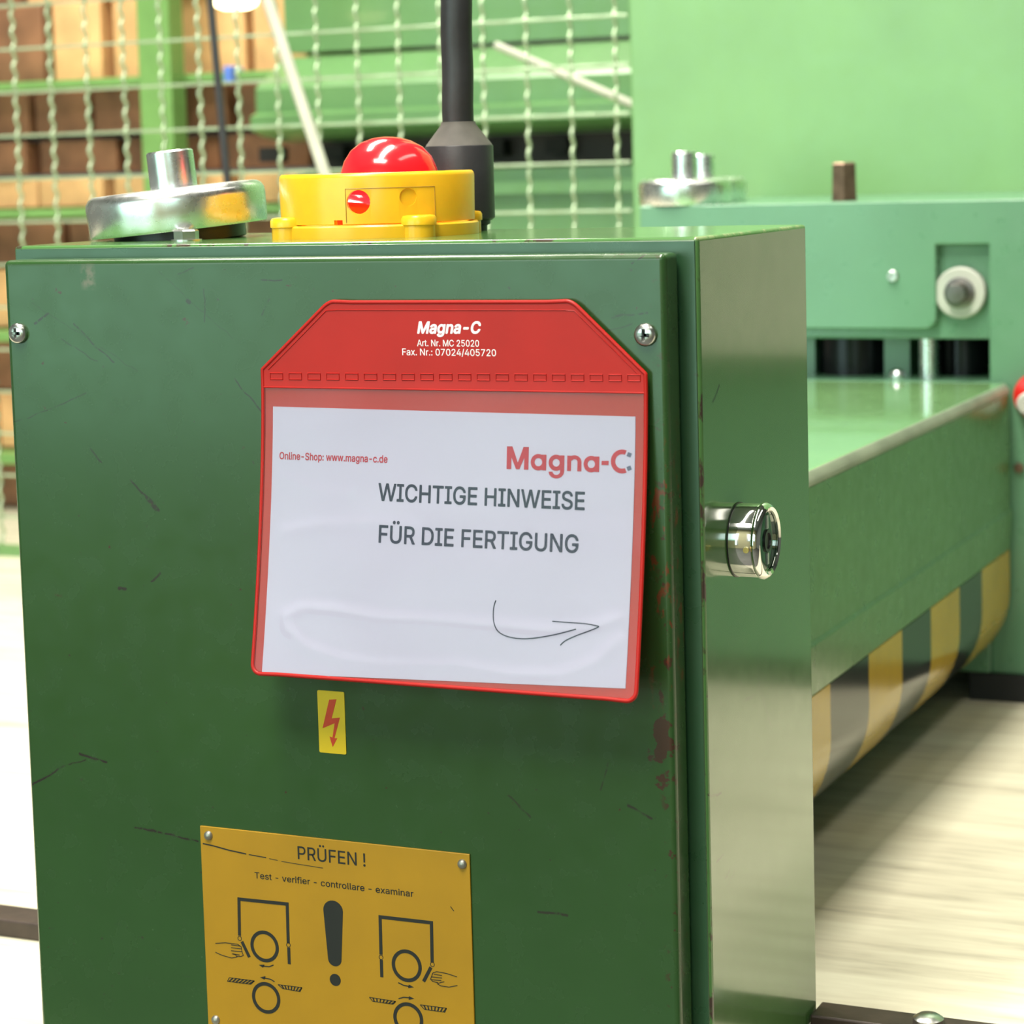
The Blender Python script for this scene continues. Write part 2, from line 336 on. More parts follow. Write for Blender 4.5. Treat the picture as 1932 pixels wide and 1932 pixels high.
# lettering: letter outlines stored as plain point lists (units of 1/500 em), mapped on any surface
OUTLINES = {
    'PRÜFEN !': "30,0 30,254 118,254 136,253 152,250 166,244 178,236 187,226 195,215 200,202 203,189 204,174 203,159 200,145 195,133 187,121 178,112 166,104 152,98 136,94 118,93 62,93 62,0|62,121 116,121 129,122 139,124 149,128 156,133 162,139 167,147 170,155 172,164 172,174 172,184 170,193 167,201 162,208 156,214 148,219 139,223 129,225 116,226 62,226|252,0 252,254 340,254 359,253 375,250 389,244 401,237 410,227 417,217 423,204 426,191 427,176 426,161 423,148 417,136 410,125 400,116 389,109 375,103 359,100 340,99 285,99 285,0|285,128 339,128 351,128 362,130 371,133 379,138 385,143 389,150 392,158 394,167 395,176 394,186 392,194 389,202 385,209 379,215 371,220 362,223 351,225 339,226 285,226|399,0 337,115 374,115 436,0|576,-4 557,-3 539,1 524,8 510,17 498,27 489,40 482,54 478,70 477,87 477,254 509,254 509,89 510,77 513,66 517,57 523,48 531,40 540,34 551,29 563,27 576,26 589,27 601,29 612,34 621,40 629,48 635,57 639,66 642,77 643,89 643,254 675,254 675,87 674,70 670,54 663,40 654,27 642,17 628,8 613,1 595,-3|612,286 607,287 602,289 598,292 594,296 593,301 592,306 593,312 594,316 598,321 602,324 607,326 612,326 617,326 622,324 626,321 630,316 632,312 632,306 632,301 630,296 626,292 622,289 617,287|540,286 535,287 530,289 526,292 523,296 521,301 520,306 521,312 523,316 526,321 530,324 535,326 540,326 546,326 550,324 555,321 558,316 560,312 560,306 560,301 558,296 555,292 550,289 546,287|735,0 735,254 890,254 890,226 768,226 768,139 878,139 878,111 768,111 768,0|940,0 940,254 1097,254 1097,226 973,226 973,143 1088,143 1088,114 973,114 973,29 1098,29 1098,0|1150,0 1150,254 1188,254 1291,91 1294,87 1297,82 1301,75 1305,69 1309,61 1313,53 1318,45 1322,36 1327,27 1322,27 1321,36 1320,45 1320,54 1320,63 1319,71 1319,79 1319,97 1319,254 1351,254 1351,0 1313,0 1221,145 1208,165 1204,173 1199,181 1194,191 1173,226 1179,227 1181,192 1182,164 1182,145 1182,0|1509,80 1507,254 1541,254 1539,80|1524,-2 1518,-1 1513,1 1508,4 1504,9 1502,15 1501,20 1502,26 1504,32 1508,37 1513,40 1518,42 1524,43 1530,42 1536,40 1540,37 1544,32 1546,26 1547,20 1546,15 1544,9 1540,4 1536,1 1530,-1",
    'Test - verifier - controllare - examinar': "16,226 16,254 208,254 208,226 128,226 128,0 96,0 96,226|330,-4 305,-1 283,8 265,23 252,42 244,66 241,93 244,121 252,145 265,165 282,180 303,189 327,192 342,191 357,187 371,180 384,170 395,157 403,141 408,121 410,97 410,85 262,85 262,110 393,110 379,101 378,119 373,134 366,147 356,157 343,163 327,165 311,163 297,157 287,147 279,135 274,121 272,105 272,89 274,69 280,53 288,40 300,31 314,25 330,23 341,24 351,26 360,31 367,36 373,44 377,53 407,45 401,32 392,20 380,10 366,2 349,-3|517,-4 499,-3 482,2 468,9 457,19 449,32 444,47 473,53 479,40 488,30 501,25 517,23 535,25 548,31 557,40 560,51 559,60 553,68 545,74 532,78 501,85 478,93 462,104 453,119 450,137 452,152 459,166 470,177 484,185 501,190 520,192 538,191 553,186 566,179 576,170 583,158 588,145 560,139 555,149 548,158 536,164 520,166 504,164 492,158 483,150 481,139 482,129 488,122 498,116 512,111 541,105 564,97 579,86 589,71 592,53 589,37 582,24 571,12 556,3 538,-2|711,190 711,164 612,164 612,190|641,236 672,236 672,49 673,38 677,31 684,26 694,25 701,26 710,27 715,1 710,0 705,-1 699,-2 693,-2 671,1 655,11 645,26 641,46|985,122 985,94 873,94 873,122|1218,0 1145,190 1179,190 1219,78 1225,60 1230,43 1235,27 1240,10 1229,10 1234,27 1238,43 1243,60 1249,78 1289,190 1322,190 1250,0|1437,-4 1412,-1 1390,8 1372,23 1359,42 1351,66 1348,93 1351,121 1359,145 1372,165 1389,180 1410,189 1434,192 1449,191 1464,187 1478,180 1491,170 1502,157 1510,141 1515,121 1517,97 1517,85 1369,85 1369,110 1500,110 1486,101 1485,119 1480,134 1473,147 1463,157 1450,163 1434,165 1418,163 1404,157 1394,147 1386,135 1381,121 1379,105 1379,89 1381,69 1387,53 1395,40 1407,31 1421,25 1438,23 1448,24 1458,26 1467,31 1474,36 1480,44 1484,53 1514,45 1508,32 1499,20 1487,10 1473,2 1456,-3|1560,0 1560,190 1589,190 1589,160 1591,160 1598,173 1610,184 1624,190 1640,192 1648,192 1655,192 1655,161 1648,162 1643,163 1637,163 1624,161 1613,157 1603,151 1596,142 1592,131 1590,118 1590,0|1689,0 1689,190 1720,190 1720,0|1705,221 1697,223 1690,227 1685,234 1684,242 1685,249 1690,256 1697,260 1705,262 1713,260 1720,256 1724,249 1726,242 1724,234 1720,227 1713,223|1860,190 1860,164 1749,164 1749,190|1786,0 1786,216 1788,231 1794,243 1803,252 1814,259 1826,264 1840,265 1849,265 1857,263 1863,262 1868,260 1860,234 1854,236 1849,237 1843,237 1832,235 1823,230 1819,221 1817,209 1817,0|1899,0 1899,190 1930,190 1930,0|1915,221 1907,223 1900,227 1895,234 1894,242 1895,249 1900,256 1907,260 1915,262 1923,260 1930,256 1935,249 1936,242 1935,234 1930,227 1923,223|2062,-4 2037,-1 2015,8 1997,23 1984,42 1976,66 1973,93 1976,121 1984,145 1997,165 2014,180 2035,189 2059,192 2074,191 2089,187 2103,180 2116,170 2127,157 2135,141 2140,121 2142,97 2142,85 1994,85 1994,110 2125,110 2111,101 2110,119 2105,134 2098,147 2088,157 2075,163 2059,165 2043,163 2029,157 2019,147 2011,135 2006,121 2004,105 2004,89 2006,69 2012,53 2020,40 2032,31 2046,25 2062,23 2073,24 2083,26 2092,31 2099,36 2105,44 2109,53 2139,45 2133,32 2124,20 2112,10 2098,2 2081,-3|2185,0 2185,190 2214,190 2214,160 2216,160 2223,173 2234,184 2249,190 2265,192 2273,192 2280,192 2280,161 2273,162 2268,163 2262,163 2249,161 2238,157 2228,151 2221,142 2217,131 2215,118 2215,0|2550,122 2550,94 2439,94 2439,122|2806,-4 2782,-1 2760,8 2743,23 2730,43 2722,66 2719,94 2722,122 2730,146 2743,165 2760,180 2782,189 2806,192 2819,191 2832,189 2844,184 2855,178 2864,170 2872,161 2878,150 2883,138 2854,131 2851,138 2847,145 2843,150 2837,155 2831,159 2823,162 2815,164 2806,165 2789,162 2775,155 2764,144 2756,129 2752,112 2750,94 2752,75 2756,59 2764,44 2775,33 2789,26 2806,23 2815,24 2823,26 2831,29 2837,33 2843,38 2848,44 2852,51 2854,59 2884,51 2879,39 2873,28 2865,19 2855,11 2844,4 2832,0 2819,-3|3004,-4 2979,-1 2958,8 2941,23 2928,43 2920,66 2917,94 2920,122 2928,146 2941,165 2958,180 2979,189 3004,192 3028,189 3049,180 3067,165 3080,146 3088,122 3090,94 3088,66 3080,43 3067,23 3049,8 3028,-1|3004,23 3021,26 3035,33 3046,44 3054,59 3058,75 3060,94 3058,112 3054,129 3046,144 3035,155 3021,162 3004,165 2986,162 2973,155 2962,144 2954,129 2950,112 2948,94 2950,75 2954,59 2962,44 2973,33 2986,26|3164,113 3164,0 3134,0 3134,190 3163,190 3164,144 3159,144 3169,166 3184,181 3201,189 3221,192 3239,190 3255,184 3268,174 3278,160 3284,142 3286,120 3286,0 3256,0 3256,118 3253,137 3244,152 3230,161 3213,165 3200,163 3188,159 3178,151 3171,141 3166,129|3414,190 3414,164 3316,164 3316,190|3345,236 3375,236 3375,49 3377,38 3380,31 3387,26 3398,25 3405,26 3413,27 3419,1 3414,0 3408,-1 3402,-2 3397,-2 3375,1 3358,11 3348,26 3345,46|3452,0 3452,190 3482,190 3482,160 3484,160 3491,173 3502,184 3516,190 3533,192 3541,192 3548,192 3548,161 3541,162 3535,163 3530,163 3517,161 3506,157 3496,151 3489,142 3484,131 3483,118 3483,0|3659,-4 3635,-1 3614,8 3597,23 3584,43 3575,66 3573,94 3575,122 3584,146 3597,165 3614,180 3635,189 3659,192 3684,189 3705,180 3722,165 3735,146 3743,122 3746,94 3743,66 3735,43 3722,23 3705,8 3684,-1|3659,23 3677,26 3691,33 3702,44 3709,59 3714,75 3715,94 3714,112 3709,129 3702,144 3691,155 3677,162 3659,165 3642,162 3628,155 3617,144 3610,129 3605,112 3604,94 3605,75 3610,59 3617,44 3628,33 3642,26|3833,-1 3814,2 3800,10 3792,24 3790,42 3790,254 3820,254 3820,49 3821,38 3823,31 3828,27 3836,26 3843,26 3848,27 3854,1 3844,0 3838,-1|3927,-1 3908,2 3895,10 3887,24 3884,42 3884,254 3915,254 3915,49 3915,38 3918,31 3923,27 3931,26 3938,26 3943,27 3948,1 3939,0 3933,-1|4032,-4 4015,-3 4000,2 3986,11 3976,22 3970,37 3968,54 3969,69 3974,80 3981,90 3991,97 4002,102 4015,105 4028,108 4041,110 4069,113 4079,115 4085,117 4089,121 4090,127 4090,128 4089,139 4086,148 4080,156 4072,161 4062,164 4050,165 4038,164 4027,161 4018,156 4011,150 4006,144 4002,137 3973,146 3981,161 3992,173 4005,182 4019,188 4034,191 4049,192 4060,192 4072,190 4084,186 4095,180 4105,172 4114,160 4119,145 4121,126 4121,0 4091,0 4091,26 4089,26 4084,19 4078,12 4070,6 4060,1 4047,-3|4038,23 4053,24 4066,29 4077,37 4084,47 4089,57 4090,69 4090,95 4087,93 4082,91 4076,89 4068,88 4052,86 4040,84 4030,82 4020,79 4011,75 4004,70 4000,62 3998,52 4000,43 4003,36 4009,30 4017,26 4027,24|4173,0 4173,190 4203,190 4203,160 4205,160 4212,173 4223,184 4237,190 4253,192 4262,192 4269,192 4269,161 4262,162 4256,163 4250,163 4238,161 4227,157 4217,151 4210,142 4205,131 4204,118 4204,0|4383,-4 4357,-1 4335,8 4317,23 4304,42 4296,66 4294,93 4296,121 4304,145 4317,165 4334,180 4355,189 4379,192 4394,191 4409,187 4424,180 4436,170 4447,157 4455,141 4460,121 4462,97 4462,85 4314,85 4314,110 4446,110 4431,101 4430,119 4425,134 4418,147 4408,157 4395,163 4379,165 4363,163 4350,157 4339,147 4331,135 4326,121 4325,105 4325,89 4326,69 4332,53 4340,40 4352,31 4366,25 4383,23 4394,24 4403,26 4412,31 4419,36 4425,44 4429,53 4459,45 4453,32 4444,20 4432,10 4418,2 4401,-3|4741,122 4741,94 4629,94 4629,122|4999,-4 4973,-1 4951,8 4934,23 4921,42 4913,66 4910,93 4913,121 4920,145 4933,165 4950,180 4971,189 4995,192 5011,191 5026,187 5040,180 5052,170 5063,157 5071,141 5077,121 5078,97 5078,85 4930,85 4930,110 5062,110 5048,101 5046,119 5042,134 5034,147 5024,157 5011,163 4995,165 4979,163 4966,157 4955,147 4947,135 4942,121 4941,105 4941,89 4943,69 4948,53 4957,40 4968,31 4983,25 4999,23 5010,24 5020,26 5028,31 5036,36 5041,44 5046,53 5075,45 5069,32 5060,20 5048,10 5034,2 5017,-3|5105,0 5180,109 5180,86 5109,190 5145,190 5168,153 5177,139 5184,127 5191,115 5198,103 5182,103 5190,115 5196,127 5203,139 5211,153 5236,190 5271,190 5199,84 5199,107 5274,0 5238,0 5210,43 5202,56 5195,68 5188,80 5181,91 5197,91 5190,80 5184,68 5177,56 5169,43 5140,0|5364,-4 5347,-3 5331,2 5318,11 5308,22 5301,37 5299,54 5301,69 5306,80 5313,90 5323,97 5334,102 5347,105 5360,108 5373,110 5401,113 5410,115 5417,117 5421,121 5422,127 5422,128 5421,139 5417,148 5412,156 5404,161 5394,164 5382,165 5369,164 5359,161 5350,156 5343,150 5338,144 5334,137 5305,146 5313,161 5323,173 5336,182 5351,188 5366,191 5381,192 5392,192 5404,190 5416,186 5427,180 5437,172 5445,160 5451,145 5452,126 5452,0 5422,0 5422,26 5420,26 5416,19 5410,12 5402,6 5392,1 5379,-3|5369,23 5385,24 5398,29 5408,37 5416,47 5420,57 5422,69 5422,95 5419,93 5414,91 5407,89 5400,88 5384,86 5372,84 5361,82 5351,79 5343,75 5336,70 5331,62 5330,52 5331,43 5335,36 5341,30 5349,26 5358,24|5505,0 5505,190 5535,190 5535,148 5532,148 5538,162 5545,173 5554,182 5565,188 5576,192 5588,193 5607,190 5622,180 5633,166 5639,147 5635,147 5640,160 5647,172 5657,181 5669,187 5682,192 5697,193 5713,191 5727,186 5739,177 5749,164 5755,148 5757,128 5757,0 5727,0 5727,127 5724,145 5715,156 5702,163 5688,165 5676,164 5666,160 5657,153 5651,145 5648,135 5646,124 5646,0 5616,0 5616,130 5613,144 5605,156 5593,163 5578,165 5568,164 5557,160 5549,154 5542,145 5537,133 5536,119 5536,0|5810,0 5810,190 5840,190 5840,0|5825,221 5817,223 5810,227 5806,234 5804,242 5806,249 5810,256 5817,260 5825,262 5834,260 5840,256 5845,249 5847,242 5845,234 5840,227 5834,223|5924,113 5924,0 5893,0 5893,190 5923,190 5923,144 5918,144 5929,166 5943,181 5960,189 5981,192 5999,190 6014,184 6027,174 6037,160 6043,142 6045,120 6045,0 6015,0 6015,118 6012,137 6003,152 5990,161 5972,165 5959,163 5947,159 5937,151 5930,141 5925,129|6152,-4 6134,-3 6119,2 6106,11 6096,22 6089,37 6087,54 6088,69 6093,80 6101,90 6110,97 6122,102 6134,105 6148,108 6161,110 6189,113 6198,115 6204,117 6208,121 6209,127 6209,128 6208,139 6205,148 6199,156 6192,161 6182,164 6170,165 6157,164 6146,161 6137,156 6131,150 6125,144 6122,137 6092,146 6100,161 6111,173 6124,182 6138,188 6153,191 6169,192 6179,192 6191,190 6203,186 6215,180 6225,172 6233,160 6238,145 6240,126 6240,0 6210,0 6210,26 6208,26 6204,19 6198,12 6190,6 6179,1 6167,-3|6157,23 6173,24 6186,29 6196,37 6203,47 6208,57 6209,69 6209,95 6207,93 6201,91 6195,89 6187,88 6172,86 6159,84 6149,82 6139,79 6130,75 6123,70 6119,62 6118,52 6119,43 6123,36 6129,30 6137,26 6146,24|6293,0 6293,190 6322,190 6322,160 6324,160 6331,173 6343,184 6357,190 6373,192 6381,192 6388,192 6388,161 6381,162 6376,163 6370,163 6357,161 6346,157 6336,151 6329,142 6325,131 6323,118 6323,0",
    'Magna-C': "30,0 30,254 76,254 139,94 144,79 150,61 156,42 161,24 154,24 159,41 165,61 171,79 176,94 238,254 284,254 284,0 252,0 252,145 252,163 253,184 253,207 253,229 256,229 254,221 251,213 249,205 241,181 234,161 228,145 171,0 143,0 85,145 80,160 72,181 65,204 56,229 59,229 60,208 60,186 61,164 61,145 61,0|394,-4 382,-4 371,-1 361,2 352,8 344,14 338,22 333,32 330,42 329,54 330,64 332,73 336,80 340,87 346,92 353,97 360,100 368,103 377,105 386,107 394,109 403,110 431,113 437,114 443,116 447,117 450,120 451,123 452,127 452,128 451,136 450,142 447,148 444,153 439,158 434,161 428,163 420,165 412,165 403,165 396,164 389,161 383,158 377,154 373,150 369,146 366,142 364,137 335,146 340,156 346,165 353,173 362,179 371,184 381,188 391,190 401,192 411,192 418,192 426,191 434,190 442,187 449,184 457,180 464,175 470,168 475,160 479,150 482,139 482,126 482,0 452,0 452,26 450,26 448,21 444,17 440,12 435,8 429,4 422,1 414,-2 404,-4|399,23 410,23 420,26 428,29 435,34 441,40 446,47 449,54 451,61 452,69 452,95 450,93 447,92 444,91 440,90 435,89 430,88 414,86 402,84 395,83 388,81 381,79 375,77 370,74 366,70 363,65 361,59 360,52 361,46 362,41 365,36 369,32 373,29 379,26 385,24 392,23|612,-75 599,-75 587,-73 576,-70 566,-66 557,-61 550,-55 544,-49 538,-42 534,-35 559,-20 562,-24 566,-29 569,-33 574,-37 579,-41 586,-44 593,-47 602,-48 612,-49 627,-47 639,-44 650,-38 658,-29 663,-17 664,-3 664,34 662,34 659,30 656,26 652,21 647,16 642,12 635,8 627,5 617,3 606,2 591,4 578,7 565,13 554,22 544,32 536,45 530,60 527,77 526,96 527,114 530,131 536,147 544,160 554,171 565,180 578,187 592,191 607,192 618,192 627,190 635,186 642,182 648,178 653,173 657,168 660,164 663,159 665,159 665,190 695,190 695,-4 694,-20 690,-33 684,-45 676,-54 666,-62 654,-68 641,-72 627,-74|611,30 622,30 632,33 640,38 648,44 654,51 659,61 662,71 664,83 665,96 664,109 662,121 659,132 654,141 648,150 641,156 632,161 622,164 611,165 600,164 590,161 581,156 574,149 568,141 563,131 560,120 558,109 557,96 558,84 560,72 563,61 568,52 574,44 581,38 590,33 600,30|778,113 778,0 748,0 748,190 777,190 777,144 772,144 779,159 787,172 797,181 809,187 821,191 835,192 847,191 859,189 869,184 878,178 885,170 892,160 896,149 899,135 900,120 900,0 869,0 869,118 868,131 864,143 858,152 849,159 839,163 826,165 817,164 809,162 802,159 795,154 789,148 784,141 781,133 779,124|1006,-4 994,-4 983,-1 973,2 964,8 956,14 950,22 945,32 942,42 941,54 942,64 944,73 948,80 952,87 958,92 965,97 972,100 980,103 989,105 998,107 1006,109 1015,110 1043,113 1049,114 1055,116 1059,117 1062,120 1063,123 1064,127 1064,128 1063,136 1062,142 1059,148 1056,153 1051,158 1046,161 1040,163 1032,165 1024,165 1015,165 1008,164 1001,161 995,158 989,154 985,150 981,146 978,142 976,137 947,146 952,156 958,165 965,173 974,179 983,184 993,188 1003,190 1013,192 1023,192 1030,192 1038,191 1046,190 1054,187 1061,184 1069,180 1076,175 1082,168 1087,160 1091,150 1094,139 1094,126 1094,0 1064,0 1064,26 1062,26 1060,21 1056,17 1052,12 1047,8 1041,4 1034,1 1026,-2 1016,-4|1011,23 1022,23 1032,26 1040,29 1047,34 1053,40 1058,47 1061,54 1063,61 1064,69 1064,95 1062,93 1059,92 1056,91 1052,90 1047,89 1042,88 1026,86 1014,84 1007,83 1000,81 993,79 987,77 982,74 978,70 975,65 973,59 972,52 973,46 974,41 977,36 981,32 985,29 991,26 997,24 1004,23|1289,122 1289,94 1178,94 1178,122|1481,-3 1460,-2 1440,4 1422,12 1406,25 1393,40 1382,58 1374,78 1369,101 1367,127 1369,153 1374,176 1382,197 1393,215 1406,230 1422,242 1440,251 1460,256 1481,258 1494,257 1506,255 1517,252 1528,248 1539,242 1548,236 1557,228 1564,219 1571,209 1577,198 1581,187 1584,174 1551,174 1549,183 1546,190 1542,197 1537,204 1532,209 1526,214 1519,218 1512,222 1505,224 1497,226 1489,228 1481,228 1466,227 1452,223 1439,216 1427,207 1418,196 1410,182 1404,166 1400,148 1399,127 1400,107 1404,88 1410,72 1418,59 1428,47 1439,38 1452,32 1466,28 1481,26 1489,27 1497,28 1505,30 1512,33 1519,36 1526,40 1532,45 1537,51 1542,57 1546,64 1549,72 1551,80 1584,80 1581,68 1577,56 1571,45 1565,36 1557,27 1548,19 1539,12 1529,7 1517,2 1506,-1 1494,-3",
    'Art. Nr. MC 25020': "8,0 101,254 138,254 231,0 198,0 144,151 140,161 136,173 132,186 127,201 122,219 116,239 123,239 117,219 111,201 106,185 102,172 98,161 95,151 43,0|55,71 55,99 185,99 185,71|266,0 266,190 296,190 296,160 298,160 302,169 308,177 316,184 325,188 335,191 346,192 354,192 362,192 362,161 355,162 351,163 347,163 343,163 335,162 327,160 319,157 313,153 307,148 303,142 299,135 297,127 297,118 297,0|471,190 471,164 373,164 373,190|402,236 432,236 432,49 433,41 435,35 437,31 442,27 447,26 455,25 462,26 470,27 476,1 473,0 469,-1 465,-1 461,-2 457,-2 454,-2 438,-1 426,4 415,11 408,20 403,32 402,46|531,-2 525,-1 519,1 515,4 511,9 509,15 508,20 509,27 511,32 515,37 519,40 525,43 531,43 537,43 542,40 547,37 551,32 553,27 554,20 553,15 551,9 547,4 542,1 537,-1|701,0 701,254 739,254 842,91 845,87 849,82 852,75 856,69 860,61 865,53 869,45 873,36 878,27 873,27 872,36 872,45 871,54 871,63 871,71 870,79 870,97 870,254 903,254 903,0 864,0 772,145 760,165 755,173 750,181 745,191 725,226 730,227 732,192 733,164 733,145 733,0|959,0 959,190 988,190 988,160 990,160 995,169 1001,177 1009,184 1018,188 1028,191 1039,192 1047,192 1054,192 1054,161 1048,162 1044,163 1040,163 1036,163 1027,162 1019,160 1012,157 1006,153 1000,148 995,142 992,135 990,127 989,118 989,0|1110,-2 1104,-1 1098,1 1094,4 1090,9 1088,15 1087,20 1088,27 1090,32 1094,37 1098,40 1104,43 1110,43 1116,43 1121,40 1126,37 1130,32 1132,27 1133,20 1132,15 1130,9 1126,4 1121,1 1116,-1|1280,0 1280,254 1326,254 1389,94 1394,79 1400,61 1406,42 1411,24 1404,24 1409,41 1415,61 1421,79 1426,94 1488,254 1534,254 1534,0 1502,0 1502,145 1502,163 1502,184 1503,207 1503,229 1506,229 1504,221 1501,213 1499,205 1491,181 1484,161 1478,145 1421,0 1393,0 1335,145 1329,160 1322,181 1314,204 1306,229 1309,229 1310,208 1310,186 1311,164 1311,145 1311,0|1698,-3 1677,-2 1657,4 1639,12 1623,25 1610,40 1599,58 1591,78 1586,101 1584,127 1586,153 1591,176 1599,197 1610,215 1623,230 1639,242 1657,251 1677,256 1698,258 1710,257 1722,255 1734,252 1745,248 1755,242 1765,236 1774,228 1781,219 1788,209 1793,198 1798,187 1800,174 1768,174 1766,183 1763,190 1759,197 1754,204 1749,209 1743,214 1736,218 1729,222 1722,224 1714,226 1706,228 1698,228 1683,227 1669,223 1656,216 1644,207 1635,196 1626,182 1621,166 1617,148 1616,127 1617,107 1621,88 1627,72 1635,59 1644,47 1656,38 1669,32 1683,28 1698,26 1706,27 1714,28 1722,30 1729,33 1736,36 1743,40 1749,45 1754,51 1759,57 1763,64 1766,72 1768,80 1800,80 1798,68 1794,56 1788,45 1781,36 1774,27 1765,19 1756,12 1745,7 1734,2 1723,-1 1710,-3|1945,0 1945,24 2030,114 2039,124 2047,133 2054,141 2060,149 2065,156 2068,163 2071,170 2073,178 2073,186 2072,194 2070,202 2067,209 2062,215 2056,220 2050,224 2042,227 2034,229 2025,230 2015,229 2007,227 1999,224 1992,219 1987,213 1982,207 1979,199 1977,190 1976,181 1946,181 1947,196 1950,209 1956,221 1964,232 1973,241 1984,248 1997,253 2011,257 2025,258 2040,257 2054,254 2066,248 2077,241 2086,233 2093,223 2099,211 2102,199 2103,186 2103,177 2101,168 2098,159 2094,150 2088,140 2081,129 2072,118 2060,105 2046,90 1989,30 1989,28 2108,28 2108,0|2250,-3 2235,-2 2222,1 2209,6 2198,12 2189,20 2181,30 2175,41 2171,53 2169,65 2201,65 2202,58 2205,51 2208,44 2213,39 2219,34 2226,30 2234,27 2242,26 2250,25 2260,26 2269,28 2278,32 2285,38 2291,44 2297,52 2300,61 2303,71 2303,81 2303,92 2300,101 2296,111 2291,119 2284,125 2277,131 2268,135 2259,138 2248,138 2240,138 2231,137 2223,134 2216,131 2209,127 2203,123 2173,126 2187,254 2323,254 2323,226 2215,226 2206,151 2208,151 2214,155 2220,159 2228,162 2237,165 2245,166 2254,167 2265,166 2276,164 2286,160 2296,156 2304,150 2312,143 2319,134 2324,125 2329,116 2332,105 2334,94 2335,82 2334,66 2330,51 2324,38 2316,26 2306,16 2294,8 2280,1 2266,-2|2479,-3 2461,-2 2445,3 2431,12 2419,24 2408,39 2400,57 2395,77 2391,101 2390,127 2391,153 2395,177 2401,197 2409,215 2419,230 2431,242 2445,251 2461,256 2479,258 2497,256 2513,251 2527,242 2540,230 2550,215 2558,197 2564,177 2567,153 2569,127 2567,101 2564,77 2558,57 2550,39 2540,24 2528,12 2513,3 2497,-2|2479,25 2491,26 2502,30 2511,37 2519,46 2526,58 2531,72 2535,88 2537,107 2538,127 2537,148 2535,166 2531,182 2526,197 2519,208 2511,218 2502,224 2491,228 2479,230 2467,228 2457,224 2448,218 2439,208 2433,197 2428,182 2424,166 2421,148 2421,127 2421,107 2424,88 2428,72 2433,58 2439,46 2448,37 2457,30 2467,26|2624,0 2624,24 2710,114 2719,124 2727,133 2734,141 2739,149 2744,156 2748,163 2751,170 2752,178 2753,186 2752,194 2750,202 2746,209 2742,215 2736,220 2729,224 2721,227 2713,229 2704,230 2695,229 2686,227 2679,224 2672,219 2666,213 2662,207 2659,199 2657,190 2656,181 2625,181 2626,196 2630,209 2636,221 2643,232 2653,241 2664,248 2677,253 2690,257 2705,258 2720,257 2733,254 2745,248 2756,241 2766,233 2773,223 2779,211 2782,199 2783,186 2782,177 2781,168 2778,159 2774,150 2768,140 2760,129 2751,118 2740,105 2726,90 2669,30 2669,28 2787,28 2787,0|2932,-3 2914,-2 2898,3 2884,12 2872,24 2862,39 2853,57 2848,77 2844,101 2843,127 2844,153 2848,177 2854,197 2862,215 2872,230 2884,242 2898,251 2915,256 2932,258 2950,256 2966,251 2981,242 2993,230 3003,215 3011,197 3017,177 3021,153 3022,127 3021,101 3017,77 3011,57 3003,39 2993,24 2981,12 2966,3 2950,-2|2932,25 2944,26 2955,30 2964,37 2972,46 2979,58 2984,72 2988,88 2990,107 2991,127 2990,148 2988,166 2984,182 2979,197 2972,208 2964,218 2955,224 2944,228 2932,230 2921,228 2910,224 2901,218 2893,208 2886,197 2881,182 2877,166 2874,148 2874,127 2874,107 2877,88 2881,72 2886,58 2893,46 2901,37 2910,30 2921,26",
